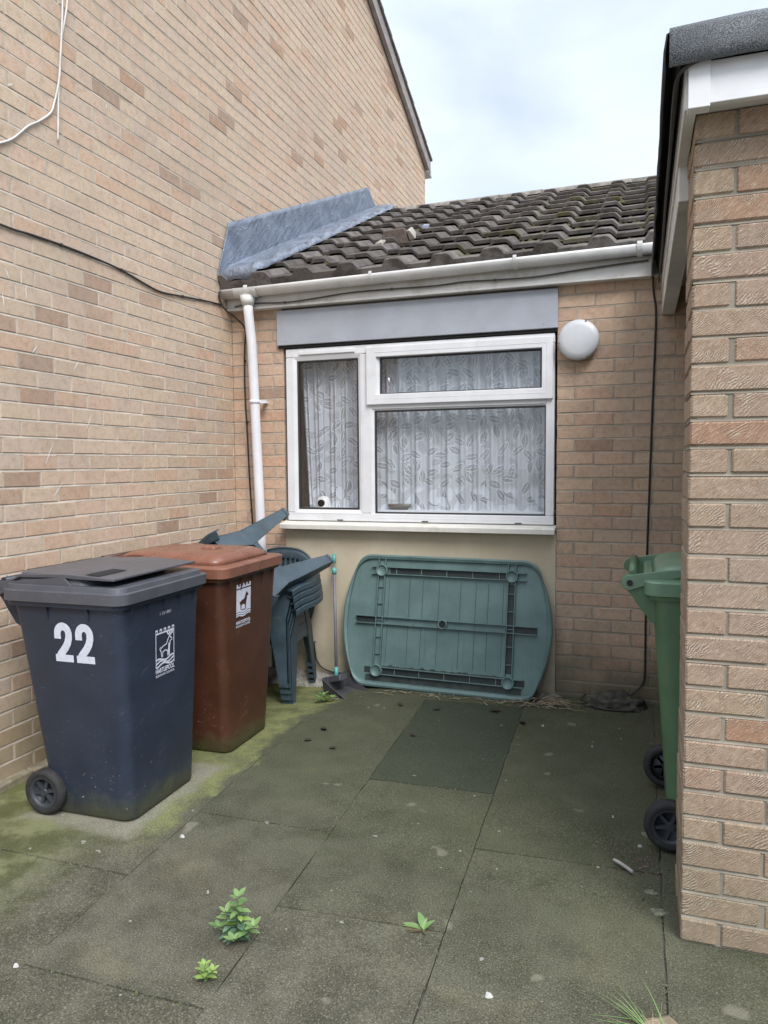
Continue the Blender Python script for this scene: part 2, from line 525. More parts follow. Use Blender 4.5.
# --------- paving: mask fields are stains with their own shapes on the concrete
def paving_mat(name, base_a, base_b, wet=0.0):
    s = SB(name)
    x, y, z = s.xyz()
    rnd = s.n('NewGeometry').outputs['Random Per Island']
    big = s.noise(0.9, 6, 0.6)
    mid = s.noise(5.5, 7, 0.62)
    sp = s.noise(170, 4, 0.75)
    vor = s.n('TexVoronoi', {'feature': 'F1'}, Scale=150.0, Vector=s.pos()).outputs['Distance']
    blot = s.noise(2.3, 8, 0.68, None, 0.4)
    c = s.mix(s.step(mid, 0.32, 0.7), base_a, base_b)
    c = s.mix(s.math('MULTIPLY', s.step(blot, 0.51, 0.64), 0.8), c, s.mix(1.0, c, (0.58, 0.60, 0.50), 'MULTIPLY'))
    c = s.mix(s.math('MULTIPLY', s.step(blot, 0.47, 0.35), 0.8), c, s.mix(1.0, c, (1.35, 1.3, 1.2), 'MULTIPLY'))
    c = s.mix(s.math('MULTIPLY', rnd, 0.9), c, s.mix(1.0, c, (0.74, 0.75, 0.70), 'MULTIPLY'))
    # aggregate grain
    c = s.mix(s.math('MULTIPLY', s.step(sp, 0.53, 0.66), 0.62), c, (0.30, 0.285, 0.225))
    c = s.mix(s.math('MULTIPLY', s.step(sp, 0.47, 0.35), 0.8), c, (0.020, 0.020, 0.014))
    c = s.mix(s.math('MULTIPLY', s.step(vor, 0.22, 0.08), 0.25), c, (0.34, 0.32, 0.27))
    # dark green algae film deeper into the yard and along the right-hand side
    edge = s.math('ADD', s.math('ADD', y, s.math('MULTIPLY', x, 0.38)), s.math('MULTIPLY', s.math('SUBTRACT', mid, 0.5), 1.3))
    alg = s.step(edge, 1.3, 3.2)
    c = s.mix(s.math('MULTIPLY', alg, 0.66), c, s.mix(s.step(sp, 0.35, 0.7), (0.038, 0.046, 0.024), (0.102, 0.112, 0.062)))
    # yellow-green moss along the bins and the left wall
    mx_ = s.math('ADD', x, s.math('MULTIPLY', s.math('SUBTRACT', mid, 0.5), 0.42))
    mx_ = s.math('ADD', mx_, s.math('MULTIPLY', s.math('SUBTRACT', big, 0.5), 0.35))
    strip = s.math('MULTIPLY', s.step(mx_, -1.83, -1.93), s.step(y, 2.35, 2.75))
    patchy = s.step(s.noise(8.5, 8, 0.7), 0.36, 0.60)
    c = s.mix(s.math('MULTIPLY', strip, s.math('ADD', 0.30, s.math('MULTIPLY', patchy, 0.55))), c, s.mix(s.step(sp, 0.35, 0.65), (0.135, 0.15, 0.045), (0.27, 0.285, 0.13)))
    lft = s.step(s.math('ADD', x, s.math('MULTIPLY', s.math('SUBTRACT', mid, 0.5), 0.5)), -1.9, -2.35)
    c = s.mix(s.math('MULTIPLY', lft, 0.6), c, s.mix(s.step(mid, 0.42, 0.62), (0.085, 0.095, 0.03), (0.22, 0.24, 0.11)))
    # washed pale concrete round the foot of the front bin
    dx = s.math('SUBTRACT', s.math('ABSOLUTE', s.math('ADD', x, 2.27)), 0.27)
    dy = s.math('SUBTRACT', s.math('ABSOLUTE', s.math('SUBTRACT', y, 2.86)), 0.37)
    d = s.math('ADD', s.math('MAXIMUM', dx, dy), s.math('MULTIPLY', s.math('SUBTRACT', mid, 0.5), 0.16))
    pale = s.math('MULTIPLY', s.step(s.math('ADD', d, s.math('MULTIPLY', s.math('SUBTRACT', s.noise(17, 7, 0.7), 0.5), 0.12)), 0.055, -0.03), s.math('ADD', 0.55, s.math('MULTIPLY', mid, 0.6)), clamp=True)
    c = s.mix(s.math('MULTIPLY', pale, 0.85), c, s.mix(s.step(sp, 0.35, 0.65), (0.17, 0.16, 0.125), (0.33, 0.315, 0.265)))
    # pale blotches (old lichen, droppings)
    lich = s.step(s.noise(4.3, 2, 0.5, s.n('Mapping', None, Vector=s.pos(), Location=(3.1, 1.7, 0.0)).outputs[0]), 0.69, 0.72)
    c = s.mix(s.math('MULTIPLY', lich, 0.35), c, (0.30, 0.285, 0.22))
    ch = s.step(s.noise(19, 2, 0.5), 0.735, 0.76)
    c = s.mix(s.math('MULTIPLY', ch, 0.6), c, (0.40, 0.40, 0.36))
    if wet:
        c = s.mix(1.0, c, (0.76, 0.79, 0.82), 'MULTIPLY')
    rough = s.math('SUBTRACT', 0.95, s.math('MULTIPLY', alg, 0.12 + wet))
    nrm = s.bump(s.math('ADD', s.math('MULTIPLY', sp, 0.7), s.math('MULTIPLY', mid, 1.2)), 0.55, 0.005)
    return s.pbr(c, rough, nrm, Specular_IOR_Level=0.25)


m_slab = paving_mat('worn_concrete_slab', (0.072, 0.068, 0.048), (0.132, 0.124, 0.094))
m_slab_dark = paving_mat('smooth_damp_slab', (0.045, 0.05, 0.042), (0.066, 0.07, 0.058), 0.15)
m_earth = simple('joint_earth', (0.115, 0.107, 0.082), 0.95, 0.5, 4, 0.8, 90, (0.02, 0.018, 0.013), 0.95)
m_ground = simple('plain_concrete_ground', (0.20, 0.19, 0.165), 0.95, 0.3, 1.5, 0.5, 120)


# ------------------------------------------------------------------ brick courses
CH = 0.083                                  # course height
BL, JT = 0.228, 0.010                       # brick length, joint


def one_brick(mb, O, U, Nv, u0_, u1_, z0_, z1_, proud=0.0, back=0.03, ch=0.0028):
    j = lambda a: random.uniform(-a, a)
    Z = Vector((0, 0, 1))
    P = lambda u, z, d: O + U * u + Z * z + Nv * d
    q = [(u0_ + j(.002), z0_ + j(.0016)), (u1_ + j(.002), z0_ + j(.0016)), (u1_ + j(.002), z1_ + j(.0016)), (u0_ + j(.002), z1_ + j(.0016))]
    sg = [(1, 1), (-1, 1), (-1, -1), (1, -1)]
    pr = proud + j(0.0013)
    V = [P(a + s[0] * ch, b + s[1] * ch, pr + j(.0005)) for (a, b), s in zip(q, sg)]
    V += [P(a, b, pr - ch) for a, b in q]
    V += [P(a, b, -back) for a, b in q]
    F = [(0, 1, 2, 3)]
    for k in range(4):
        l = (k + 1) % 4
        F.append((k, 4 + k, 4 + l, l))
        F.append((4 + k, 8 + k, 8 + l, 4 + l))
    mb.add(V, F, 0)


def brick_field(mb, O, U, Nv, u_a, u_b, z_a, n, first=None, top=None, z_off=0.0, parity=0):
    """stretcher bond between u_a and u_b from z_a upwards; top(u) limits the height"""
    O, U, Nv = Vector(O), Vector(U), Vector(Nv)
    for i in range(n):
        z0_ = z_a + i * CH + JT / 2
        z1_ = z_a + (i + 1) * CH - JT / 2
        u = u_a - (0.119 if (i + parity) % 2 else 0.0)
        if first is not None:
            u += first
        while u < u_b:
            a, b = max(u, u_a), min(u + BL, u_b)
            if b - a > 0.02 and (top is None or z1_ < min(top(a), top(b))):
                one_brick(mb, O, U, Nv, a, b, z0_, z1_)
                # weather-struck bed joint below and the upright joint beside it
                Q = lambda uu, zz, dd: O + U * uu + Vector((0, 0, zz)) + Nv * dd
                e = min(u + BL + JT, u_b)
                mb.add([Q(a, z0_ - JT, -.0008), Q(e, z0_ - JT, -.0008), Q(e, z0_ + .001, -.0046), Q(a, z0_ + .001, -.0046)], [(0, 1, 2, 3)], 1)
                if e > b:
                    mb.add([Q(b, z0_, -.003), Q(e, z0_, -.003), Q(e, z1_, -.003), Q(b, z1_, -.003)], [(0, 1, 2, 3)], 1)
            u += BL + JT


def mortar_sheet(mb, pts, mat=1):
    mb.add(pts, [tuple(range(len(pts)))], mat)


# ================================================================== THE SETTING
# ground sheet to the horizon and the yard's slabs
g = MB()
S_ = 300
g.add([(-S_, -S_, -0.14), (S_, -S_, -0.14), (S_, S_, -0.14), (-S_, S_, -0.14)], [(0, 1, 2, 3)])
tag(g.build('ground', m_ground), kind='structure')

jy = lambda x0, s, y: x0 + s * y                      # joints run slightly skew to the house
COLS = [(-2.86, 0.0), (-1.688, -0.0514), (-1.05, -0.055), (-0.495, -0.039), (0.088, 0.002), (0.75, 0.0), (1.5, 0.0), (2.6, 0.0)]


def slab(mb, c0, c1, ya, yb, mat=0, gap=0.004, skew=0.0):
    nx, ny = 14, max(8, int((yb - ya) * 18))
    zz = random.uniform(-0.0012, 0.0025)
    tx, ty = random.uniform(-.002, .002), random.uniform(-.002, .002)
    V = []
    for j in range(ny + 1):
        for i in range(nx + 1):
            t, q = i / nx, j / ny
            y0 = ya + gap + (yb - ya - 2 * gap) * q
            xa, xb = jy(c0[0], c0[1], y0) + gap, jy(c1[0], c1[1], y0) - gap
            x = xa + (xb - xa) * t
            edge = 0.0
            if i in (0, nx):
                edge += (random.uniform(-.002, .002) + .003 * mnoise.noise((y0 * 6, c0[0] * 5 + i, 0)))
            y1 = y0 + skew * (t - 0.5) + ((random.uniform(-.0015, .0015) + .003 * mnoise.noise((x * 7, ya * 3 + j, 4))) if j in (0, ny) else 0)
            V.append(Vector((x + edge, y1, ground_z(x, y1) + zz + tx * t + ty * q)))
    F = []
    for j in range(ny):
        for i in range(nx):
            a = j * (nx + 1) + i
            F.append((a, a + 1, a + nx + 2, a + nx + 1))
    b = len(V)
    per = [i for i in range(nx + 1)] + [(nx + 1) * j + nx for j in range(1, ny + 1)] + [(nx + 1) * ny + i for i in range(nx - 1, -1, -1)] + [(nx + 1) * j for j in range(ny - 1, 0, -1)]
    V += [V[i] - Vector((0, 0, 0.05)) for i in per]
    m = len(per)
    for k in range(m):
        F.append((per[k], b + k, b + (k + 1) % m, per[(k + 1) % m]))
    mb.add(V, F, mat)


pv = MB()
cuts = {0: [-1.2, 0.6, 2.243, 5.0],
        1: [-1.2, 0.5, 1.73, 2.774, 5.0],
        2: [-1.2, 0.9, 2.26, 3.352, 4.62, 4.98],
        3: [-1.2, 0.7, 1.80, 2.862, 5.0],
        4: [-1.2, 0.4, 1.95, 5.0],
        5: [-1.2, 0.4, 2.0, 3.4, 5.0],
        6: [-1.2, 0.4, 2.0, 3.4, 5.0]}
for ci, ys in cuts.items():
    for a, b in zip(ys[:-1], ys[1:]):
        slab(pv, COLS[ci], COLS[ci + 1], a, b, 1 if (ci == 2 and 3.3 < a < 4) else 0,
             gap={0: .0028, 1: .002, 2: .003, 3: .003}.get(ci, .003), skew={0: .005, 1: .01, 2: .04, 3: .03}.get(ci, 0))
tag(pv.build('paving', [m_slab, m_slab_dark]), kind='structure')
je = MB()
nx, ny = 30, 30
V = []
for j in range(ny + 1):
    for i in range(nx + 1):
        x, y = -2.88 + 5.5 * i / nx, -1.2 + 6.2 * j / ny
        V.append((x, y, ground_z(x, y) - 0.0085))
je.add(V, [(j * (nx + 1) + i, j * (nx + 1) + i + 1, (j + 1) * (nx + 1) + i + 1, (j + 1) * (nx + 1) + i) for j in range(ny) for i in range(nx)])
tag(je.build('soil', m_earth), kind='structure')

# ------------------------------------------------------------------ neighbour's tall house (left)
XL = -2.88
house = thing('brick_house', 'tall buff brick house with a plain windowless gable wall rising behind the bins', 'house', (XL - 3, 5.6, 0))
Y0, Y1 = 1.0, 10.24
RIDGE_Y, EAVE_Z, SLP = 5.62, 5.70, 0.42
gtop = lambda y: EAVE_Z + SLP * min(y - Y0, Y1 - y)
wl = MB()
brick_field(wl, (XL, 0, 0), (0, 1, 0), (1, 0, 0), Y0, Y1, 0.02, 90, top=lambda u: gtop(u) + 0.1)
mz = -0.009
wl.add([(XL + mz, Y0, -0.12), (XL + mz, Y1, -0.12), (XL + mz, Y1, EAVE_Z), (XL + mz, RIDGE_Y, gtop(RIDGE_Y)), (XL + mz, Y0, EAVE_Z)], [(0, 1, 2, 3, 4)], 1)
wl.box(-9, XL - 0.03, Y0 + .004, Y0 + 0.25, -0.12, EAVE_Z, 1)
wl.box(-9, XL - 0.03, Y1 - 0.25, Y1 - .004, -0.12, EAVE_Z, 1)
wl.add([(-9, Y0, -0.12), (-9, Y1, -0.12), (-9, Y1, EAVE_Z), (-9, RIDGE_Y, gtop(RIDGE_Y)), (-9, Y0, EAVE_Z)], [(4, 3, 2, 1, 0)], 1)
# return of the bricks at the far corner
brick_field(wl, (XL, Y1, 0), (-1, 0, 0), (0, 1, 0), 0.0, 1.2, 0.02, 68)
wl.build('wall', [m_brick_left, m_mortar_left], house)
m_plinth = simple('stepped_footing', (0.30, 0.26, 0.19), 0.95, 0.3, 12, 0.8, 90, (0.13, 0.14, 0.06), 0.7)
pl = MB()
yy = Y0
while yy < 4.7:
    ln = random.uniform(.4, .75)
    pl.box(XL - .02, XL + .055 + random.uniform(-.01, .012), yy + .004, yy + ln - .004, -.1, .028 + random.uniform(-.008, .006))
    pl.box(XL - .02, XL + .10 + random.uniform(-.012, .012), yy + .05, yy + ln + .03, -.11, -.012 + random.uniform(-.006, .003))
    yy += ln
pl.build('footing', m_plinth, house, bevel=.008)
m_barge = simple('brown_barge_board', (0.30, 0.27, 0.255), 0.6, 0.2, 8, 0.2, 60)
m_roofside = simple('dark_verge_tile', (0.19, 0.165, 0.155), 0.9, 0.3, 12, 0.4, 60)
bb = MB()
for ya, yb in ((Y1 + 0.07, RIDGE_Y), (Y0 - 0.07, RIDGE_Y)):
    za, zb = gtop(min(max(ya, Y0 - .37), Y1 + .37)), gtop(RIDGE_Y)
    s_ = 1
    x0, x1 = XL + 0.012, XL + 0.06
    bb.hexa([(x0, ya, za - .10), (x1, ya, za - .10), (x1, yb, zb - .10), (x0, yb, zb - .10), (x0, ya, za + .06), (x1, ya, za + .06), (x1, yb, zb + .06), (x0, yb, zb + .06)])
rf = MB()
for sgn, ye in ((1, Y1 + .09), (-1, Y0 - .09)):
    ze = gtop(ye)
    n = 16
    for k in range(n):
        t0, t1 = k / n, (k + 1) / n + 0.02
        ya, yb = ye + (RIDGE_Y - ye) * t0, ye + (RIDGE_Y - ye) * t1
        za, zb = ze + (gtop(RIDGE_Y) - ze) * t0 + .075, ze + (gtop(RIDGE_Y) - ze) * t1 + .06
        rf.hexa([(-9.2, ya, za), (XL + .085, ya, za), (XL + .085, yb, zb), (-9.2, yb, zb), (-9.2, ya, za + .035), (XL + .085, ya, za + .028), (XL + .085, yb, zb + .018), (-9.2, yb, zb + .02)])
rfo = rf.build('roof', m_roofside, house)
bb.build('barge_board', m_barge, rfo)
be = MB()
ze = gtop(Y1 + .07)
be.prism([(Y1 + .005, ze + .06), (Y1 + .12, ze + .03), (Y1 + .17, ze - .13), (Y1 + .005, ze - .10)], lambda u, v, d: Vector((d, u, v)), XL - .2, XL + .05)
be.build('eaves_box', simple('pale_eaves_box', (0.5, 0.5, 0.5), 0.5, .1), rfo)
# leftover white plaster flecks on the bricks
m_fleck = simple('white_plaster', (0.72, 0.70, 0.68), 0.9)
for (y, z, dy, dz) in ((2.93, 2.42, .01, .075), (2.96, 2.36, .006, .07), (2.86, 2.44, -.02, .04), (2.82, 2.30, .0, .06), (2.99, 2.10, .035, .04), (3.36, 1.74, .05, .09), (3.05, 1.55, .06, .11), (3.10, 1.38, .06, .07), (3.28, 2.05, .03, .05),
                       (3.6, 3.55, .01, .03), (2.9, 3.35, .03, .02)):
    pts = [(y + dy * t + random.uniform(-.003, .003), z + dz * t) for t in (0, .3, .6, 1)]
    fl = MB()
    fl.ribbon(pts, [.003, .006, .006, .002], lambda u, v, d: Vector((XL + .003 + d, u, v)))
    fl.build('plaster_fleck', m_fleck, house)


# ------------------------------------------------------------------ low building with the window (back)
YB = 4.936
WX0, WX1 = -2.462, -0.512                   # window / infill panel
bung = thing('low_brick_extension', 'low sandy brick building with a net curtained window and a dark tiled roof', 'building', (-0.5, YB, 0))
wb = MB()
brick_field(wb, (0, YB, 0), (1, 0, 0), (0, -1, 0), XL + .004, WX0, -0.06, 33, first=-0.14)
brick_field(wb, (0, YB, 0), (1, 0, 0), (0, -1, 0), WX1, 3.0, -0.06, 33, first=0.0, parity=1)
ym = YB + 0.009
for xa, xb in ((XL, WX0), (WX1, 3.0)):
    wb.box(xa, xb, ym, ym + 0.22, -0.12, 2.70, 1)
wb.box(WX0, WX1, YB + 0.035, ym + 0.22, -0.12, 1.06, 1)
wb.box(WX0, WX1, YB + 0.035, ym + 0.22, 2.40, 2.70, 1)
wb.box(-2.86, -2.66, ym + .23, 11.4, -0.12, 2.70, 1)
wb.box(2.8, 3.0, ym + .23, 11.4, -0.12, 2.70, 1)
wb.box(-2.86, 3.0, 11.4, 11.6, -0.12, 2.70, 1)
wb.box(-2.65, 2.79, 8.5, 8.6, -0.1, 2.69, 1)
wb.box(-2.65, 2.79, ym + .23, 8.49, 2.60, 2.69, 1)
wb.build('wall', [m_brick_back, m_mortar_back], bung)
rp_ = MB()
rp_.box(WX0 + .002, WX1 - .001, YB - .006, YB + .03, 0.015, 1.072)
rp_.build('render_panel', m_render, bung)
# ragged footing below the render
ft = MB()
V, F = [], []
nxx = 60
for i in range(nxx + 1):
    x = -2.84 + 2.9 * i / nxx
    zz = ground_z(x, YB - .1)
    pro = (.085 if x < WX1 else .05) + .02 * mnoise.noise((x * 9, 2, 0))
    t = (.018 if x < WX1 else -0.01) + .014 * mnoise.noise((x * 13, 0, 0))
    V += [(x, YB + .03, t + .004), (x, YB - .02, t), (x, YB - .5 * pro, (t + zz) * .5 + .012 * mnoise.noise((x * 21, 5, 0))), (x, YB - pro - .03, zz - .012)]
for i in range(nxx):
    for k in range(3):
        F.append((i * 4 + k, i * 4 + k + 1, i * 4 + k + 5, i * 4 + k + 4))
ft.add(V, F, 0, False)
ft.build('footing', m_rubble, bung)
lp = MB()
lp.box(WX0 - .035, WX1 + .004, YB - .028, YB + .03, 2.392, 2.640)
lpo = lp.build('lintel_panel', m_lintel, bung, bevel=.004)
for x in (-2.42, -1.94, -1.46, -.98, -.60):
    for z in (2.425, 2.61):
        b = MB(); b.tube([(x, YB - .0275, z), (x, YB - .0305, z)], .006, 10); b.build('screw', m_lintel, lpo)
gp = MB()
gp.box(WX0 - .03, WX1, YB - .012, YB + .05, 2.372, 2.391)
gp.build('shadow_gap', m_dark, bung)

# window: outer frame, mullion, transom, opening sash, panes, sill
win = MB()
FY0, FY1 = YB - .004, YB + .062
FX0, FX1, FZ0, FZ1 = -2.440, -0.528, 1.128, 2.366
MX0, MX1 = -1.868, -1.778
TZ0, TZ1 = 1.915, 1.985


def frame_bar(mb, x0, x1, z0, z1, y0=FY0, y1=FY1):
    mb.box(x0, x1, y0, y1, z0, z1)


win.box(FX0, FX1, FY0, FY1, FZ1 - .062, FZ1)
win.box(FX0, FX1, FY0, FY1, FZ0, FZ0 + .058)
win.box(FX0, FX0 + .060, FY0, FY1, FZ0 + .059, FZ1 - .063)
win.box(FX1 - .055, FX1, FY0, FY1, FZ0 + .059, FZ1 - .063)
win.box(MX0, MX1, FY0, FY1, FZ0 + .059, FZ1 - .063)
win.box(MX1 + .001, FX1 - .056, FY0, FY1, TZ0, TZ1)
wino = win.build('window', m_upvc, bung, bevel=.006)


def ring_frame(name, x0, x1, z0, z1, wd, y0, y1, mat, parent):
    b = MB()
    rect = lambda e, y: [Vector((x0 + e, y, z0 + e)), Vector((x1 - e, y, z0 + e)), Vector((x1 - e, y, z1 - e)), Vector((x0 + e, y, z1 - e))]
    b.loft([rect(wd, y1), rect(0, y1), rect(0, y0), rect(wd, y0), rect(wd, y1)], 0, False, False)
    return b.build(name, mat, parent, bevel=.005)


ring_frame('sash', MX1 - .035, FX1 - .008, TZ0 + .03, FZ1 - .022, .072, FY0 - .022, FY0 + .03, m_upvc, wino)
m_gasket = simple('black_window_gasket', (0.03, 0.03, 0.032), 0.6)
PANES = [(-2.343, -1.892, 1.222, 2.268), (-1.712, -0.618, 2.024, 2.262), (-1.752, -0.588, 1.196, 1.896)]
for (x0, x1, z0, z1) in PANES:
    ring_frame('gasket', x0 - .012, x1 + .012, z0 - .012, z1 + .012, .014, FY0 + .006, FY0 + .02, m_gasket, wino)


def bead_frames():
    for (x0, x1, z0, z1), yo in zip(PANES, (0, -.022, 0)):
        b = MB()
        ox0, ox1, oz0, oz1 = x0 - .04, x1 + .04, z0 - .04, z1 + .04
        y_out, y_in = FY0 - .0015 + yo, FY0 + .012
        P = [(ox0, oz0), (ox1, oz0), (ox1, oz1), (ox0, oz1)]
        Q = [(x0 - .004, z0 - .004), (x1 + .004, z0 - .004), (x1 + .004, z1 + .004), (x0 - .004, z1 + .004)]
        V = [(a, y_out + .0, c) for a, c in P] + [(a, y_in, c) for a, c in Q]
        b.add(V, [(k, (k + 1) % 4, 4 + (k + 1) % 4, 4 + k) for k in range(4)])
        b.build('glazing_bead', m_upvc, wino)


# the mullion and frame faces stop short of the beads' outer lines, so the beads read as the sloped inner lip
bead_frames()


def glass_mat():
    s = SB('window_glass')
    fc = s.n('LayerWeight', None, Blend=0.5).outputs['Facing']
    fr = s.math('ADD', 0.04, s.math('MULTIPLY', s.math('POWER', fc, 5.0), 0.96))
    n = s.noise(1.6, 2, 0.5)
    bp = s.bump(n, 0.06, 0.02)
    gl = s.n('BsdfGlossy', None, Color=(0.95, 0.97, 1.0), Roughness=0.015)
    s.nt.links.new(bp, gl.inputs['Normal'])
    tr = s.n('BsdfTransparent', None, Color=(0.96, 0.98, 0.985))
    fac = s.math('ADD', s.math('MULTIPLY', fr, 1.7), 0.03, clamp=True)
    mxs = s.n('MixShader', None, Fac=fac)
    s.nt.links.new(tr.outputs[0], mxs.inputs[1]); s.nt.links.new(gl.outputs[0], mxs.inputs[2])
    s.nt.links.new(mxs.outputs[0], s.out.inputs['Surface'])
    return s.mat


m_glass = glass_mat()
for (x0, x1, z0, z1) in PANES:
    b = MB()
    b.add([(x0 - .006, FY0 + .022, z0 - .006), (x1 + .006, FY0 + .022, z0 - .006), (x1 + .006, FY0 + .022, z1 + .006), (x0 - .006, FY0 + .022, z1 + .006)], [(0, 1, 2, 3)])
    b.build('pane', m_glass, wino)
b = MB()
b.box(-2.33, -1.90, FY0 - .012, FY0 - .001, 2.318, 2.345)
b.build('trickle_vent', m_upvc, wino, bevel=.004)
m_sill = simple('weathered_white_sill', (0.66, 0.645, 0.60), 0.45, 0.08, 7, 0.08, 60, (0.30, 0.29, 0.16), 0.5)
b = MB()
b.prism([(YB + .03, 1.126), (YB - .085, 1.112), (YB - .092, 1.104), (YB - .092, 1.072), (YB - .07, 1.070), (YB - .068, 1.086), (YB + .03, 1.090)], lambda u, v, d: Vector((d, u, v)), FX0 - .028, FX1 + .016)
sil = b.build('sill', m_sill, wino, bevel=.003)
for x in (-2.05, -1.42, -0.78):
    b = MB()
    b.box(x, x + .045, FY0 - .003, FY0 + .001, 1.132, 1.139)
    b.build('drain_slot', m_dark, wino)
b = MB()
b.tube([(-1.66, FY0 - .001 + .018, 2.13), (-1.655, FY0 + .017, 2.10)], .006)
b.build('latch', m_upvc, wino)

# eaves: fascia, soffit edge, gutter, downpipe
fa = MB()
fa.box(XL + .004, .12, YB - .07, YB - .045, 2.672, 2.80)
fa.box(XL + .004, .12, YB - .078, YB - .002, 2.655, 2.671)
fa.build('fascia', m_fascia, bung, bevel=.003)
GYc = YB - .125


def gutter_z(x):
    return 2.755 + (x + 2.9) * .014


gt = MB()
prof = [(GYc + .056 * math.cos(a), -.056 * math.sin(a)) for a in [PI * k / 12 for k in range(13)]]
prof_in = [(GYc + .050 * math.cos(a), -.050 * math.sin(a)) for a in [PI * k / 12 for k in range(12, -1, -1)]]
pr = prof + prof_in
rings = [[Vector((x, u, gutter_z(x) + .03 + v)) for u, v in pr] for x in (XL + .005, -2.2, -1.5, -.7, .08)]
gt.loft(rings, 0, True)
gto = gt.build('gutter', m_gutter, bung)
for x, wd_ in ((-2.66, .03), (-1.72, .022), (-.76, .022), (-.02, .03)):
    b = MB()
    pr2 = [(GYc + .061 * math.cos(a), -.061 * math.sin(a)) for a in [PI * (k / 12) for k in range(-1, 14)]]
    pr2 += [(GYc + .0565 * math.cos(a), -.0565 * math.sin(a)) for a in [PI * (k / 12) for k in range(13, -2, -1)]]
    b.loft([[Vector((xx, u, gutter_z(x) + .03 + v)) for u, v in pr2] for xx in (x - wd_ / 2, x + wd_ / 2)], 0, False)
    b.build('gutter_bracket', m_gutter, gto)
b = MB()
xo = -2.672
b.loft([[Vector((xx, u, gutter_z(xo) + .03 + v)) for u, v in [(GYc + .060 * math.cos(a), -.060 * math.sin(a)) for a in [PI * k / 12 for k in range(13)]]] for xx in (xo - .09, xo + .09)], 0, True, False, False)
b.tube([(xo, GYc, gutter_z(xo) - .02), (xo, GYc, gutter_z(xo) - .085)], .042, 20, rr=[.058, .040])
b.build('gutter_outlet', m_gutter, gto)
dp = MB()
px_ = lambda z: xo + (2.7 - z) * .034
dp.tube([(px_(z), GYc + (.03 if z < 2.5 else 0.0), z) for z in (2.70, 2.62, 2.4, 1.6, .8, .05)], .035, 20)
dpo = dp.build('downpipe', m_pipe, bung)
for z in (1.99, .62):
    b = MB()
    b.tube([(px_(z), GYc + .03, z - .013), (px_(z), GYc + .03, z + .013)], .0385, 20)
    b.box(px_(z) + .034, px_(z) + .085, GYc + .045, GYc + .06, z - .011, z + .011)
    b.box(px_(z) + .03, px_(z) + .06, GYc + .06, YB, z - .008, z + .008)
    b.build('pipe_clip', m_pipe, dpo)

# roof: interlocking concrete tiles, each its own island
TY0, TZ0_, SLOPE = YB - .15, 2.795, .452
RIDGE = 8.22
ang = math.atan(SLOPE)
gauge = .343
slope_len = (RIDGE - TY0) / math.cos(ang)
ncour = int(slope_len / gauge) + 1
TW = .33
PROFILE = [(0.0, .000), (.02, .000), (.178, .002), (.204, .040), (.216, .044), (.288, .044), (.302, .040), (.338, .003)]


def tile_h(x):
    px = (x - (XL + .07)) % TW
    for (a, ha), (b, hb) in zip(PROFILE[:-1], PROFILE[1:]):
        if a <= px <= b:
            return ha + (hb - ha) * (px - a) / (b - a)
    return 0


eS = Vector((0, math.cos(ang), math.sin(ang)))
eN = Vector((0, -math.sin(ang), math.cos(ang)))
tl = MB()
for k in range(ncour):
    for t in range(-1, 20):
        xt = XL + .02 + t * TW + .05
        if xt > 3.1:
            continue
        jx, jz, jr = random.uniform(-.004, .004), random.uniform(0, .006), random.uniform(-.006, .006)
        s0 = k * gauge + random.uniform(-.007, .007)
        s1 = min(s0 + gauge + .06, slope_len + .05)
        V = []
        for s, lift, under in ((s0, .050, 0), (s0 + .010, .055, 0), (s1, .006, 0), (s0, .026 if k else -.02, 1), (s1, -.016, 1)):
            for (px, pz) in PROFILE:
                x = max(xt + px + jx, XL + .01)
                V.append(Vector((x, TY0, TZ0_)) + eS * (s + jr * (px / TW)) + eN * ((pz * (.25 if (under and s == s0 and k == 0) else 1)) + lift + jz))
        n = len(PROFILE)
        F = []
        for i in range(n - 1):
            F.append((i, i + 1, n + i + 1, n + i))
            F.append((n + i, n + i + 1, 2 * n + i + 1, 2 * n + i))
            F.append((3 * n + i, 3 * n + i + 1, i + 1, i))
            F.append((4 * n + i, 4 * n + i + 1, 3 * n + i + 1, 3 * n + i))
        F.append((0, n, 2 * n, 4 * n, 3 * n)); F.append((n - 1, 4 * n - 1, 5 * n - 1, 3 * n - 1, 2 * n - 1))
        tl.add(V, F, 0)
# plain rear slope and the boarding beneath the tiles
RZ = TZ0_ + SLOPE * (RIDGE - TY0)
tl.add([(XL + .01, TY0 + .03, TZ0_ - .03), (3.2, TY0 + .03, TZ0_ - .03), (3.2, RIDGE, RZ - .03), (XL + .01, RIDGE, RZ - .03)], [(0, 1, 2, 3)], 1)
tl.add([(XL + .01, 11.75, TZ0_), (3.2, 11.75, TZ0_), (3.2, RIDGE, RZ), (XL + .01, RIDGE, RZ)], [(0, 1, 2, 3)], 1)
tl.add([(3.19, TY0 + .03, TZ0_ - .03), (3.19, 11.75, TZ0_), (3.19, RIDGE, RZ)], [(0, 1, 2)], 1)
roof = tl.build('roof', [m_tile, m_roofside], bung)
m_ridge = simple('weathered_ridge_tile', (0.22, 0.20, 0.18), 0.95, 0.35, 14, 0.7, 90, (0.09, 0.09, 0.05), 0.6)
b = MB()
x = XL + .05
while x < 3.1:
    rr_ = [[Vector((xx, RIDGE + .14 * math.cos(a), RZ - .01 + .075 * math.sin(a) + dz)) for a in [PI * q / 8 for q in range(9)]] for xx, dz in ((x, 0.0), (x + .462, .006))]
    b.loft(rr_, 0, True, True, False)
    x += .45
b.build('ridge_tile', m_ridge, roof)
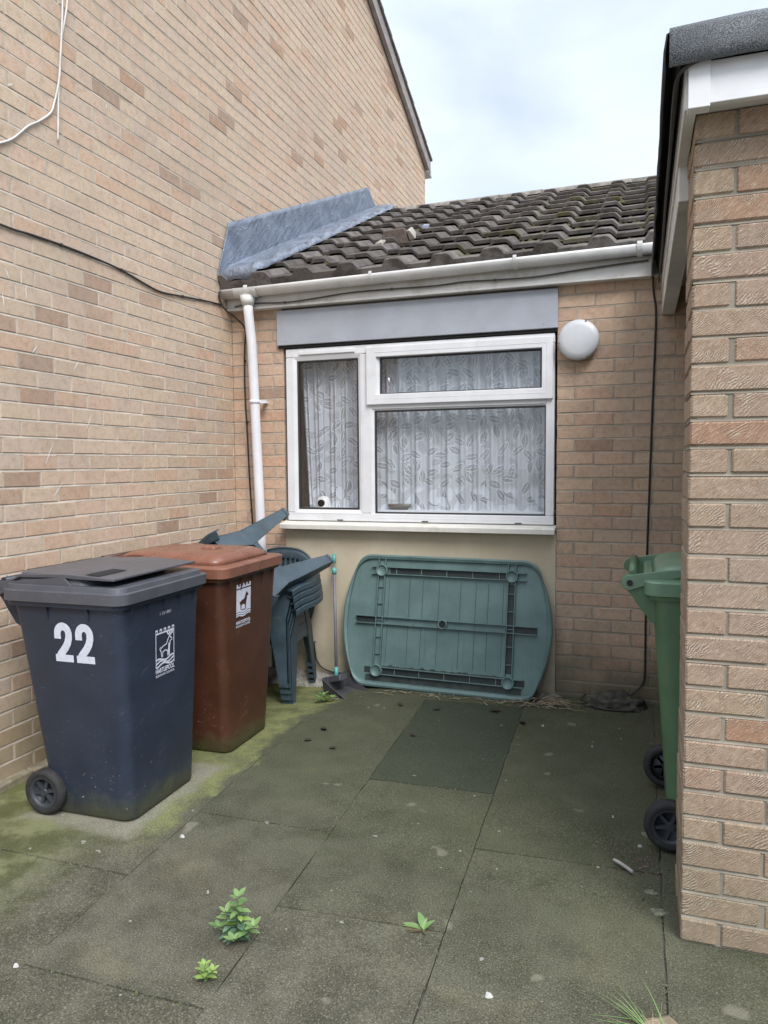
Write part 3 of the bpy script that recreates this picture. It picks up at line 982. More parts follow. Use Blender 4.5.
# hooded vent tile
b = MB()
vp = lambda u, s, h: Vector((-1.86 + u * .85, TY0, TZ0_)) + eS * (1.02 + s * .85) + eN * (h + .04)
b.hexa([vp(-.13, 0, .0), vp(.15, 0, .0), vp(.12, .26, .02), vp(-.10, .26, .02), vp(-.10, .03, .115), vp(.11, .03, .125), vp(.09, .27, .06), vp(-.08, .27, .06)])
b.build('roof_vent', simple('brown_clay_vent', (0.125, 0.098, 0.085), 0.9, 0.25, 20, 0.5, 90), roof, bevel=.012)
b = MB()
b.hexa([vp(-.17, -.06, .0), vp(-.08, -.08, .02), vp(-.06, .06, .04), vp(-.14, .06, .02), vp(-.17, -.06, .035), vp(-.09, -.08, .045), vp(-.07, .06, .06), vp(-.14, .06, .05)])
m_patch = simple('pale_mortar_patch', (0.36, 0.33, 0.29), 0.95, 0.2, 20, 0.5, 90)
b.build('vent_mortar', m_patch, roof, bevel=.01)
b = MB()
b.hexa([vp(.15, .02, .02), vp(.22, .0, .03), vp(.16, .24, .05), vp(.12, .24, .03), vp(.13, .02, .10), vp(.165, .0, .10), vp(.13, .24, .10), vp(.11, .24, .10)])
b.build('vent_mortar', m_patch, roof, bevel=.01)
b = MB()
vq = lambda u, s, h: Vector((-1.84 + u, TY0, TZ0_)) + eS * (1.76 + s) + eN * (h + .05)
b.hexa([vq(-.07, 0, .0), vq(.06, .02, .0), vq(.05, .16, .01), vq(-.06, .15, .01), vq(-.07, 0, .012), vq(.06, .02, .03), vq(.05, .16, .02), vq(-.06, .15, .02)])
tag(b.build('plastic_scrap', simple('pale_blue_plastic', (0.40, 0.45, 0.58), 0.5)), 'small pale blue scrap lying on the dark roof tiles above the vent', 'scrap')
# self-adhesive foil flashing on wall and tiles
fb = MB()
V, F = [], []
NS = 110
SEG = 17
s_end = (8.20 - TY0) / math.cos(ang)
for i in range(NS + 1):
    t = i / NS
    s = -.045 + (s_end + .045) * t
    base = Vector((0, TY0, TZ0_)) + eS * s
    hgt = .46 - .10 * t
    cut0 = min(1, .28 + t * 16)                          # slanted ends
    cut1 = min(1, .20 + (1 - t) * 9)
    hgt *= min(cut0, cut1)
    step = .024 * (1 - ((s / gauge) % 1.0)) if s > 0 else .024
    out_w = .29 + .055 * (1 - ((s / gauge) % 1.0)) + .018 * mnoise.noise((s * 7, 1, 0)) - .05 * t
    for k in range(SEG + 1):
        q = k / SEG
        if q < .5:                                       # on the wall
            z = .10 + (hgt - .10) * (1 - q / .5)
            p = base + Vector((XL + .010 + .004 * mnoise.noise((s * 6, q * 7, 3)), 0, z))
        else:                                            # down on to the tiles
            o = (q - .5) / .5
            p = base + Vector((XL + .014 + out_w * o, 0, .10)) + eN * (-.05 * (1 - (1 - o) ** 2) + .055 * (1 - o) * 0 + (.058 + step * .7) * min(1, o * 2.2) - .046 * max(0, o - .86) / .14 + .9 * tile_h(XL + .014 + out_w * o) * min(1, o * 2) + .004 * mnoise.noise((s * 5, q * 9, 8)) + .035 * (1 - o) ** 3)
        if i == 0 and q >= .5:
            p = p - eN * .07
        V.append(p)
for i in range(NS):
    for k in range(SEG):
        F.append((i * (SEG + 1) + k, i * (SEG + 1) + k + 1, (i + 1) * (SEG + 1) + k + 1, (i + 1) * (SEG + 1) + k))
fb.add(V, F, 0, True)
fb.build('flashing', m_foil, roof, solid=.004)
# moss cushions lying in the laps of the tiles
ms = MB()
for _ in range(240):
    x = random.choice([random.uniform(-2.5, .3), random.uniform(-.9, .3)])
    k = random.randrange(1, 9)
    s = k * gauge + random.uniform(-.03, .005)
    px = ((x - (XL + .07)) % TW)
    h = .038 if .19 < px < .32 else .0
    c = Vector((x, TY0, TZ0_)) + eS * s + eN * (h + .012)
    r = random.uniform(.008, .024)
    ring = []
    for a in range(6):
        th = a * PI / 3
        ring.append(c + Vector((1, 0, 0)) * r * 1.5 * math.cos(th) * random.uniform(.7, 1.2) + eS * r * math.sin(th) * random.uniform(.6, 1.1))
    ms.add(ring + [c + eN * r * .9], [(a, (a + 1) % 6, 6) for a in range(6)], 0, True)
tag(ms.build('moss', simple('roof_moss', (0.062, 0.058, 0.022), 1.0, 0.4, 40, 1.0, 160), roof), kind='stuff')

# ------------------------------------------------------------------ porch on the right: brick wing wall under a flat felt roof
PX, PY, PT = 0.142, 2.478, 0.349
porch = thing('brick_porch', 'rough brick porch wall with a flat felt roof edged in white boards at right', 'porch', (1.2, PY, 0))
pw = MB()
A = Vector((PX, PY, 0))
NC = 31
for i in range(NC):
    z0_, z1_ = .0 + i * CH + .005, .0 + (i + 1) * CH - .005

    def full(x0, x1, y0, y1):
        c = random.uniform(.0025, .007)
        j = lambda a=.0022: random.uniform(-a, a)
        dx0, dy0, dx1 = j(), j(), j()
        x0, x1, y0 = x0 + dx0, x1 + dx1 * 2, y0 + dy0 - .0012
        zz0, zz1 = z0_ + j(.001), z1_ + j(.001)
        V = []
        for z, e in ((zz0, c), (zz0 + c, 0), (zz1 - c, 0), (zz1, c)):
            V += [(x0 + e + c, y0 + e, z), (x1 - e - c, y0 + e, z), (x1 - e, y0 + e + c, z), (x1 - e, y1 - e - c, z), (x1 - e - c, y1 - e, z), (x0 + e + c, y1 - e, z), (x0 + e, y1 - e - c, z), (x0 + e, y0 + e + c, z)]
        F = [tuple(reversed(range(8))), tuple(range(24, 32))]
        for r_ in range(3):
            for q in range(8):
                F.append((r_ * 8 + q, r_ * 8 + (q + 1) % 8, r_ * 8 + 8 + (q + 1) % 8, r_ * 8 + 8 + q))
        pw.add(V, F, 0)
    if i % 2 == 0:
        full(PX, PX + .109, PY, PY + .228)
        full(PX, PX + .109, PY + .238, PY + PT)
        x = PX + .119
    else:
        full(PX, PX + .228, PY, PY + .109)
        full(PX, PX + .109, PY + .119, PY + PT)
        x = PX + .238
    while x < 2.35:
        full(x, x + .228, PY, PY + .109)
        full(x, x + .228, PY + .238, PY + PT)
        x += .238
pw.box(PX + .009, 2.36, PY + .009, PY + PT - .009, -.05, NC * CH + .0, 1)
for i in range(NC):
    za, zb = i * CH - .005, i * CH + .006
    pw.add([(PX + .002, PY + .001, za), (2.36, PY + .001, za), (2.36, PY + .0075, zb), (PX + .002, PY + .0075, zb)], [(0, 1, 2, 3)], 1)
    pw.add([(PX + .001, PY + .002, za), (PX + .001, PY + PT - .002, za), (PX + .0075, PY + PT - .002, zb), (PX + .0075, PY + .002, zb)], [(0, 1, 2, 3)], 1)
pw.box(PX + .02, 2.36, PY + .0045, PY + .0085, -.05, NC * CH - .01, 1)
pw.box(PX + .0045, PX + .0085, PY + .02, PY + PT - .02, -.05, NC * CH - .01, 1)
# side wall far right and back return keep the porch a closed volume
pw.box(2.36, 2.6, PY, YB - .01, -.05, 2.58, 1)
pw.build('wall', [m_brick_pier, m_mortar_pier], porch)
FXL = .118
b = MB()
b.box(FXL, 2.7, PY - .118, PY - .094, 2.545, 2.662)
b.box(FXL - .004, FXL + .055, PY - .124, PY - .098 + .02, 2.535, 2.664)
b.build('front_fascia', simple('clean_white_board', (0.70, 0.70, 0.72), 0.45, .05, 5, .05, 50, (0.45, 0.43, 0.4), .2), porch, bevel=.003)
b = MB()
b.box(FXL - .012, FXL + .022, PY - .092, YB - .08, 2.546, 2.665)
b.box(FXL + .023, FXL + .075, PY + PT + .012, YB - .08, 2.560, 2.58)
b.build('side_fascia', m_fascia, porch, bevel=.003)
b = MB()
b.box(FXL + .029, 2.68, PY - .092, PY + .004, 2.5705, 2.592)
b.box(FXL + .029, FXL + .12, PY + .005, YB - .08, 2.5815, 2.592)
b.box(FXL + .121, 2.35, PY + PT + .01, YB - .08, 2.60, 2.615)
b.build('soffit', m_fascia, porch)
b = MB()
b.box(PX - .03, PX + .045, PY + PT + .002, YB - .012, 2.43, 2.574)
b.build('side_beam', m_fascia, porch, bevel=.004)
b = MB()
V, F = [], []
nx_, ny_ = 14, 10
x0_, x1_ = .062, 2.75
pr_ = [(PY - .150, 2.650), (PY - .155, 2.69), (PY - .150, 2.745), (PY - .135, 2.762), (PY - .10, 2.766)]
yy = [PY + .6 * k for k in range(0, 5)] + [YB - .03]
secs = pr_ + [(y, 2.764) for y in yy[:]]
for i in range(nx_ + 1):
    x = x0_ + (x1_ - x0_) * i / nx_
    for (y, z) in secs:
        V.append((x, y + .004 * mnoise.noise((x * 5, z * 9, 0)), z + .006 * mnoise.noise((x * 4, y, 2)) + (.0 if i else -.004)))
n = len(secs)
for i in range(nx_):
    for k in range(n - 1):
        F.append((i * n + k, i * n + k + 1, (i + 1) * n + k + 1, (i + 1) * n + k))
b.add(V, F, 0, True)
rfp = b.build('felt_roof', m_felt, porch, solid=.006)
b = MB()
V, F = [], []
n_ = 26
for i in range(n_ + 1):
    y = PY - .128 + (YB - .04 - PY + .128) * i / n_
    wv = .006 * mnoise.noise((0, y * 6, 1))
    V += [(x0_ - .010 + wv, y, 2.640 + .012 * mnoise.noise((3, y * 5, 1))), (x0_ - .012 + wv, y, 2.70), (x0_ - .006, y, 2.748), (x0_ + .012, y, 2.756), (x0_ + .02, y, 2.70), (x0_ + .03, y, 2.66)]
for i in range(n_):
    for k in range(5):
        F.append((i * 6 + k, i * 6 + k + 1, i * 6 + 7 + k, i * 6 + 6 + k))
b.add(V, F, 0, True)
b.build('felt_edge', m_felt_dark, rfp, solid=.006)
b = MB()
b.box(x0_ + .04, 2.7, PY - .09, YB - .05, 2.667, 2.752)
b.build('roof_deck', m_felt_dark, porch)


# ================================================================== OBJECTS
# ------------------------------------------------------------------ wheelie bins


def bin_plastic(name, col, rough, scuff):
    s = SB(name)
    x, y, z = s.xyz()
    n1 = s.noise(5, 6, 0.6)
    n2 = s.noise(420, 2, 0.5)
    c = s.mix(s.step(n1, 0.3, 0.7), tuple(k * .86 for k in col), tuple(k * 1.12 for k in col))
    sc = s.noise(1.0, 4, 0.7, s.comb(s.math('MULTIPLY', s.math('ADD', x, y), 9.0), s.math('MULTIPLY', x, 30.0), s.math('MULTIPLY', s.math('ADD', z, s.math('MULTIPLY', y, -.45)), 130.0)))
    c = s.mix(s.math('MULTIPLY', s.math('MULTIPLY', s.step(sc, 0.60, 0.70), s.step(n1, 0.42, 0.58)), 0.75), c, scuff)
    dust = s.math('MULTIPLY', s.step(s.math('ADD', z, s.math('MULTIPLY', s.noise(9, 7, 0.7), -0.30)), -0.02, -0.17), 0.7)
    c = s.mix(dust, c, (0.10, 0.105, 0.05))
    spk = s.math('MULTIPLY', s.step(s.noise(60, 2, 0.5), 0.71, 0.74), s.step(z, 0.45, 0.05))
    c = s.mix(s.math('MULTIPLY', spk, 0.7), c, (0.35, 0.34, 0.27))
    r = s.math('ADD', rough - .06, s.math('MULTIPLY', n1, 0.16))
    return s.pbr(c, r, s.bump(s.math('ADD', n2, s.math('MULTIPLY', n1, .5)), 0.10, 0.002), Specular_IOR_Level=0.45)


m_rubber = simple('black_rubber_tyre', (0.022, 0.022, 0.024), 0.75, 0.2, 30, 0.3, 160, (0.08, 0.08, 0.06), 0.4)
m_hub = simple('dark_wheel_plastic', (0.04, 0.045, 0.055), 0.5, 0.1, 20, 0.1, 100)
m_white_print = simple('white_print', (0.60, 0.63, 0.74), 0.6, 0.06, 40, 0.05, 200, (0.35, 0.36, 0.40), 0.35)
m_void = simple('bin_recess', (0.01, 0.01, 0.012), 0.8)


def wheel(par, wx, wy, r, side):
    b = MB()
    prof = [(-.024, r * .69), (-.028, r * .80), (-.027, r - .012), (-.020, r - .002), (0, r), (.020, r - .002), (.027, r - .012), (.028, r * .80), (.024, r * .69)]
    rings = [[Vector((wx + q * math.sin(a), wy + d, r + q * math.cos(a))) for a in [2 * PI * k / 32 for k in range(32)]] for d, q in prof]
    b.loft(rings, 0, True, False)
    wh = b.build('wheel', m_rubber, par, local=True)
    h = MB()
    ri = r * .70
    yo = wy + side * .020
    for a0, a1, d in ((ri, ri - .012, 0), (ri - .012, ri - .016, -.008)):
        pass
    rings = [[Vector((wx + q * math.sin(a), wy + side * d, r + q * math.cos(a))) for a in [2 * PI * k / 28 for k in range(28)]] for q, d in ((ri + .001, .023), (ri - .008, .025), (ri - .014, .012), (ri - .016, -.006), (.002, -.006))]
    h.loft(rings, 0, True, False)
    for k in range(6):
        a = 2 * PI * k / 6 + .3
        e = Vector((math.sin(a), 0, math.cos(a)))
        t = Vector((math.cos(a), 0, -math.sin(a)))
        c = Vector((wx, wy, r))
        P = []
        for dd in (-.006, .014):
            for q, hw in ((.008, .008), (ri - .012, .0055)):
                P += [c + e * q + t * hw + Vector((0, side * dd, 0)), c + e * q - t * hw + Vector((0, side * dd, 0))]
        h.hexa([P[0], P[1], P[3], P[2], P[4], P[5], P[7], P[6]])
    h.tube([(wx, wy + side * -.01, r), (wx, wy + side * .02, r)], .016, 14)
    h.build('wheel_hub', m_hub, wh, local=True)
    return wh


def wheelie_bin(name, label, loc, yawr, mats, style, dims):
    """origin on the ground under the middle of the base, front towards +x"""
    body_m, lid_m = mats
    t = thing(name, label, 'bin', loc, (0, 0, yawr))
    bb_, bf, tb, tf, hwb, hwt, H = dims          # back/front at base and top, half widths, height of the rim
    b = MB()
    rings = []
    lv = [0.0, .012, .10, .16, .3, .5, .7, .84, .93, 1.0]
    for q in lv:
        e = .012 if q == 0 else 0
        xb = bb_ + (tb - bb_) * q
        xf = bf + (tf - bf) * q
        hw = hwb + (hwt - hwb) * q
        rings.append(rrect(xb + e, xf - e, -hw + e, hw - e, .055 if q < .9 else .05, H * q, 6))
    b.loft(rings, 0, True, True)
    body = b.build('body', body_m, t, local=True)
    # rim of the body and comb ribs below it on the front
    b = MB()
    rings = [rrect(tb - .012 - o, tf + .012 + o, -hwt - .012 - o, hwt + .012 + o, .055, H + z, 6) for o, z in ((-.012, -.05), (.004, -.048), (.010, -.02), (.010, .0))]
    b.loft(rings, 0, False, True)
    b.build('rim', body_m, body, local=True)
    for y in (-.24, -.12, 0, .12, .24):
        b = MB()
        b.hexa([(tf - .03, y - .004, H - .13), (tf - .003, y - .004, H - .125), (tf - .003, y + .004, H - .125), (tf - .03, y + .004, H - .13), (tf - .03, y - .004, H - .03), (tf + .018, y - .004, H - .03), (tf + .018, y + .004, H - .03), (tf - .03, y + .004, H - .03)])
        b.build('stiffening_rib', body_m, body, local=True)
    for x in (tf - .16, tb + .2):
        b = MB()
        b.hexa([(x - .004, -hwt + .01, H - .12), (x + .004, -hwt + .01, H - .12), (x + .004, -hwt + .03, H - .12), (x - .004, -hwt + .03, H - .12), (x - .004, -hwt - .015, H - .03), (x + .004, -hwt - .015, H - .03), (x + .004, -hwt + .03, H - .03), (x - .004, -hwt + .03, H - .03)])
        b.build('stiffening_rib', body_m, body, local=True)
    # lid
    L0 = H + .001
    W = hwt + .024
    b = MB()
    if style == 'flat':
        sk = [(0.0, -.028), (.004, -.028), (.006, .018), (.002, .020), (-.012, .020), (-.016, .040), (-.020, .042), (-.05, .042)]
    else:
        sk = [(.0, -.030), (.004, -.030), (.006, .020), (-.002, .026), (-.04, .030)]
    rings = [rrect(tb - .03 - o * .3, tf + .03 + o, -W - o, W + o, .06, L0 + z, 6) for o, z in sk]
    b.loft(rings, 0, False, True)
    lid = b.build('lid', lid_m, t, local=True, bevel=.003)
    b = MB()
    if style == 'flat':
        # raised centre with a flat plate whose front edge overhangs a finger gap
        zt = L0 + .042
        rings = [rrect(tb + .01, tf - .16, -W + .035, W - .035, .05, zt, 6), rrect(tb + .02, tf - .20, -W + .055, W - .055, .05, zt + .045, 6)]
        b.loft(rings, 0, False, True)
        xs = [tb + .0, tb + .05, tf - .28, tf - .22, tf - .03]
        lo = [.004, .026, .032, .028, .026]
        hi = [.010, .040, .048, .046, .036]
        hwv = [W - .04, W - .035, W - .03, W - .03, W - .032]
        for i in range(4):
            b.hexa([(xs[i], -hwv[i], zt + lo[i]), (xs[i + 1], -hwv[i + 1], zt + lo[i + 1]), (xs[i + 1], hwv[i + 1], zt + lo[i + 1]), (xs[i], hwv[i], zt + lo[i]),
                    (xs[i], -hwv[i], zt + hi[i]), (xs[i + 1], -hwv[i + 1], zt + hi[i + 1]), (xs[i + 1], hwv[i + 1], zt + hi[i + 1]), (xs[i], hwv[i], zt + hi[i])])
        # solid flank under the rear two thirds of the plate, stepping down to the front
        for sy in (-1, 1):
            y0_, y1_ = sorted((sy * (W - .030), sy * (W - .10)))
            b.hexa([(tb + .01, y0_, zt - .002), (tf - .24, y0_, zt - .002), (tf - .24, y1_, zt - .002), (tb + .01, y1_, zt - .002),
                    (tb + .01, y0_, zt + .008), (tf - .28, y0_, zt + .036), (tf - .28, y1_, zt + .036), (tb + .01, y1_, zt + .008)])
    else:
        zt = L0 + .030
        rings = [rrect(tb + .0, tf - .025, -W + .05, W - .05, .07, zt - .002, 6), rrect(tb + .02, tf - .045, -W + .075, W - .075, .07, zt + .030, 6),
                 rrect(tb + .05, tf - .09, -W + .11, W - .11, .07, zt + .048, 6), rrect(tb + .12, tf - .2, -W + .2, W - .2, .07, zt + .055, 6)]
        b.loft(rings, 0, True, True)
    b.build('lid_panel', lid_m, lid, local=True, bevel=.006 if style == 'flat' else 0)
    if style == 'flat':
        b = MB()
        b.box(tf - .075, tf - .035, -.30, .30, zt + .0405 + .002, zt + .0475 + .0025) if False else None
        for ya, yb in ((-W + .055, -W + .24),):
            b.add([(tf - .19, ya, zt + .0475), (tf - .12, ya, zt + .0435), (tf - .12, yb, zt + .0435), (tf - .19, yb, zt + .0475)], [(0, 1, 2, 3)])
        b.build('grip_slot', m_void, lid, local=True)
    else:
        b = MB()
        b.loft([rrect(tf - .30 + e, tf - .20 - e, -.05 + e, .05 - e, .02, zt + .055 + z, 4) for e, z in ((0, -.006), (.006, .010), (.02, .016))], 0, True, True)
        b.build('lid_knob', lid_m, lid, local=True)
    # hinge lugs and handle bar along the back
    hx, hz = tb - .085, H + .012
    for sy in (-1, 1):
        b = MB()
        y0_ = sy * (hwt - .055)
        arc = [(hx + .033 * math.cos(a), hz + .033 * math.sin(a)) for a in [R(q) for q in range(70, 251, 20)]]
        low = [(hx + .01, hz - .055), (hx + .04, hz - .10), (tb - .005, hz - .155), (tb + .03, hz - .17), (tb + .03, hz - .0), (hx + .045, hz + .005)]
        b.prism(arc + low, lambda u, v, d: Vector((u, d, v)), y0_ - .014, y0_ + .014)
        lug = b.build('hinge_lug', body_m, t, local=True, bevel=.003)
        b = MB()
        arm = [(hx + .030 * math.cos(a), hz + .030 * math.sin(a)) for a in [R(q) for q in range(95, 276, 20)]]
        arm += [(hx + .05, hz - .012), (tb + .02, hz + .0), (tb + .15, hz + .045), (tb + .22, hz + .062), (tb + .16, hz + .066), (tb + .03, hz + .05), (hx + .03, hz + .035)]
        y1_ = y0_ + sy * .022
        b.prism(arm, lambda u, v, d: Vector((u, d, v)), y1_ - .007, y1_ + .007)
        la = b.build('lid_arm', lid_m, t, local=True, bevel=.002)
        b = MB()
        b.tube([(hx, y1_ + sy * .006, hz), (hx, y1_ + sy * .014, hz)], .012, 14)
        b.build('hinge_pin', m_rubber, la, local=True)
    b = MB()
    b.tube([(hx + .012, -hwt + .05, hz + .030), (hx + .012, hwt - .05, hz + .030)], .017, 12)
    b.build('handle', body_m, t, local=True)
    r = .1
    for sy in (-1, 1):
        wheel(t, bb_ + .0, sy * (hwb + .022), r, sy)
    b = MB()
    b.tube([(bb_, -hwb - .01, r), (bb_, hwb + .01, r)], .012, 10)
    b.build('axle', m_hub, t, local=True)
    return t, body


def front_face(dims, lift=.0015):
    bb_, bf, tb, tf, hwb, hwt, H = dims
    return lambda u, v, d: Vector((bf + (tf - bf) * (v / H) + lift + d, u, v))


def side_face(dims, lift=.0015):
    bb_, bf, tb, tf, hwb, hwt, H = dims
    return lambda u, v, d: Vector((u, -(hwb + (hwt - hwb) * (v / H)) - lift - d, v))


def flat_text(mb, txt, x, y, h, width, fn, d=.0006, bold=0.0):
    cu = bpy.data.curves.new('lettering', 'FONT')
    cu.body = txt
    cu.size = 1.0
    cu.offset = bold
    cu.resolution_u = 3
    ob = bpy.data.objects.new('lettering', cu)
    COL.objects.link(ob)
    dg = bpy.context.evaluated_depsgraph_get()
    me = bpy.data.meshes.new_from_object(ob.evaluated_get(dg))
    xs = [v.co.x for v in me.vertices]; ys = [v.co.y for v in me.vertices]
    ax, bx, ay, by = min(xs), max(xs), min(ys), max(ys)
    V = [fn(x + (v.co.x - ax) / (bx - ax) * width, y + (v.co.y - ay) / (by - ay) * h, d) for v in me.vertices]
    mb.add(V, [tuple(p.vertices) for p in me.polygons], 0)
    bpy.data.objects.remove(ob)
    bpy.data.curves.remove(cu)
    bpy.data.meshes.remove(me)


def digit_two(mb, x, z, w_, h_, th, fn):
    """condensed bold 2 with its lower left corner at x, z"""
    pts = []
    r_ = (w_ - th) / 2
    cx, cz = x + w_ / 2, z + h_ - th / 2 - r_ * 1.15
    pts.append((x + th / 2, cz - .022))
    for k in range(13):
        a = PI - PI * 1.02 * k / 12
        pts.append((cx + r_ * math.cos(a), cz + r_ * 1.15 * math.sin(a)))
    pts += [(x + w_ - th / 2 - .001, cz - .016), (x + w_ - th / 2 - .008, cz - .038), (x + w_ * .58, z + h_ * .36), (x + th * .78, z + h_ * .18), (x + th * .56, z + th * .5), (x + th * .54, z)]
    mb.ribbon(pts, th, fn, .0006)
    mb.add([fn(a, c, .0009) for a, c in ((x, z), (x + w_, z), (x + w_, z + th * .92), (x, z + th * .92))], [(0, 1, 2, 3)])


def crest(mb, cy, z0, w_, h_, fn, style):
    """council crest: embattled shield with a stag standing above waves, lettering below"""
    D = .0006
    X = lambda u: cy + (u - .5) * w_
    Zc = lambda v: z0 + v * h_
    P = lambda u, v: (X(u), Zc(v))
    quad = lambda u0_, u1_, v0_, v1_, d=D: mb.add([fn(*P(u0_, v0_), d), fn(*P(u1_, v0_), d), fn(*P(u1_, v1_), d), fn(*P(u0_, v1_), d)], [(0, 1, 2, 3)])
    stag = [(.30, .40), (.34, .40), (.36, .50), (.50, .52), (.60, .49), (.62, .38), (.67, .38), (.67, .52), (.72, .60), (.74, .68), (.84, .70), (.82, .74), (.74, .76), (.70, .80), (.62, .72), (.55, .64), (.38, .62), (.26, .58), (.24, .62), (.21, .57), (.27, .52)]
    antl = [[(.70, .79), (.72, .86), (.68, .92)], [(.71, .83), (.62, .85), (.58, .91)], [(.73, .79), (.79, .85), (.80, .93)], [(.77, .83), (.86, .85), (.88, .91)]]
    if style == 'outline':
        for k in range(5):
            if k % 1 == 0:
                quad(.0 + k * .21, .0 + k * .21 + .115, .965, 1.0)
        for k in range(5):
            quad(.0 + k * .21, .028 + k * .21, .925, .9645)
            quad(.087 + k * .21, .115 + k * .21, .925, .9645)
        quad(0, .955, .895, .9248)
        quad(0, .032, .20, .8945); quad(.923, .955, .20, .8945)
        stagl = stag + [stag[0]]
        mb.ribbon([P(a, c) for a, c in stagl], .0058, fn, D)
        for a in antl:
            mb.ribbon([P(*q) for q in a], .0085, fn, D + .0002)
        mb.add([fn(*P(a, c), D + .0001) for a, c in [(.62, .49), (.66, .38), (.72, .38), (.72, .52), (.74, .62), (.66, .66)]], [tuple(range(6))])
        for v, am in ((.345, .03), (.29, .035), (.235, .03)):
            mb.ribbon([P(.03 + .9 * k / 16, v + am * math.sin(k / 16 * 2 * PI * 1.25 + v * 20)) for k in range(17)], .0078, fn, D)
        flat_text(mb, 'HARTLEPOOL', X(.0), Zc(.075), h_ * .105, w_ * .955, fn, D, .03)
        flat_text(mb, 'BOROUGH COUNCIL', X(.0), Zc(.0), h_ * .048, w_ * .955, fn, D, .02)
    else:
        for k in range(5):
            quad(.0 + k * .222, .112 + k * .222, .945, 1.0)
        # white field with the stag and the waves left open: built as bands round the stag
        quad(0, 1, .905, .9448)
        quad(.0, .05, .36, .875); quad(.95, 1, .36, .875)
        quad(.05, .95, .845, .875)
        up_ = [(.05, .845), (.95, .845), (.95, .70), (.84, .70), (.82, .74), (.74, .76), (.70, .80), (.62, .72), (.55, .64), (.38, .62), (.26, .58), (.05, .58)]
        mb.add([fn(*P(a, c), D) for a, c in up_], [tuple(range(len(up_)))])
        lo_ = [(.05, .579), (.26, .579), (.21, .57), (.27, .52), (.30, .40), (.05, .40)]
        mb.add([fn(*P(a, c), D) for a, c in lo_], [tuple(range(len(lo_)))])
        md_ = [(.34, .40), (.36, .50), (.50, .52), (.60, .49), (.62, .40)]
        mb.add([fn(*P(a, c), D) for a, c in md_], [tuple(range(len(md_)))])
        rg_ = [(.67, .40), (.67, .52), (.72, .60), (.74, .68), (.84, .699), (.95, .699), (.95, .40)]
        mb.add([fn(*P(a, c), D) for a, c in rg_], [tuple(range(len(rg_)))])
        for v in (.37, .315, .265):
            mb.ribbon([P(.0 + 1.0 * k / 16, v + .018 * math.sin(k / 16 * 2 * PI * 1.5)) for k in range(17)], .0095 if v > .3 else .0065, fn, D + .0001)
        flat_text(mb, 'HARTLEPOOL', X(.0), Zc(.085), h_ * .075, w_ * 1.0, fn, D, .035)
        flat_text(mb, 'BOROUGH COUNCIL', X(.0), Zc(.01), h_ * .055, w_ * 1.0, fn, D, .02)


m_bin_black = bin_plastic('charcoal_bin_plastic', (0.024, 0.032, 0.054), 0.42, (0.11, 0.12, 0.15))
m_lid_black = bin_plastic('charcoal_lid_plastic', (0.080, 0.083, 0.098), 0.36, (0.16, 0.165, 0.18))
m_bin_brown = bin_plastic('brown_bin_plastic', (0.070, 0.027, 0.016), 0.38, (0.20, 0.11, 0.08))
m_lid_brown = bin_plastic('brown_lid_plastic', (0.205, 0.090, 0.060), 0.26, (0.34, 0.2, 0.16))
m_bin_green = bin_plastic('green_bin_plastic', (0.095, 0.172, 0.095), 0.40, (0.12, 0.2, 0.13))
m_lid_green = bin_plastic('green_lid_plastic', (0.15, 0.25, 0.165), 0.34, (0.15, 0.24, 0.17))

DB = (-.225, .20, -.350, .220, .250, .315, .985)
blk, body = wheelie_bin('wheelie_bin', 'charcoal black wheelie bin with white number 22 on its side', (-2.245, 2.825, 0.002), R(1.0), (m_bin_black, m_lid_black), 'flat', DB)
b = MB()
sf = side_face(DB)
digit_two(b, -.122, .698, .092, .172, .034, sf)
digit_two(b, -.013, .698, .092, .172, .034, sf)
b.build('house_number', m_white_print, body, local=True)
b = MB()
ff = front_face(DB)
crest(b, .005, .585, .150, .215, ff, 'outline')
b.build('crest', m_white_print, body, local=True)
b = MB()
flat_text(b, '1 231881', -.035, .862, .014, .085, ff, .0006, .01)
b.build('serial_number', simple('faded_white_print', (0.35, 0.37, 0.42), 0.6), body, local=True)

DBR = (-.20, .180, -.48, .215, .225, .318, .985)
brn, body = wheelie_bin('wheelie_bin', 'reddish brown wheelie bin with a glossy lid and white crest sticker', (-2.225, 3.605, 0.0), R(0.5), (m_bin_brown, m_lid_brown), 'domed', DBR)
b = MB()
crest(b, -.09, .665, .155, .235, front_face(DBR), 'solid')
b.build('crest', m_white_print, body, local=True)

DG = (-.22, .20, -.30, .235, .285, .320, 1.045)
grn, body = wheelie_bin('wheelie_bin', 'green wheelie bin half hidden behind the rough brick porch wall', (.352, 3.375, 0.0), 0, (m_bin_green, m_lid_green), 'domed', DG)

# ------------------------------------------------------------------ moulded garden chairs


def chair_mat(name, a, b_):
    s = SB(name)
    n1 = s.noise(6, 6, 0.6)
    n2 = s.noise(300, 2, 0.5)
    x, y, z = s.xyz()
    c = s.mix(s.step(n1, 0.3, 0.7), a, b_)
    d = s.step(s.noise(11, 7, 0.7), 0.55, 0.72)
    c = s.mix(s.math('MULTIPLY', d, 0.3), c, (0.15, 0.17, 0.17))
    return s.pbr(c, s.math('ADD', 0.34, s.math('MULTIPLY', n1, 0.2)), s.bump(n2, 0.1, 0.002))


m_chair = chair_mat('dark_teal_plastic', (0.034, 0.055, 0.073), (0.055, 0.086, 0.110))


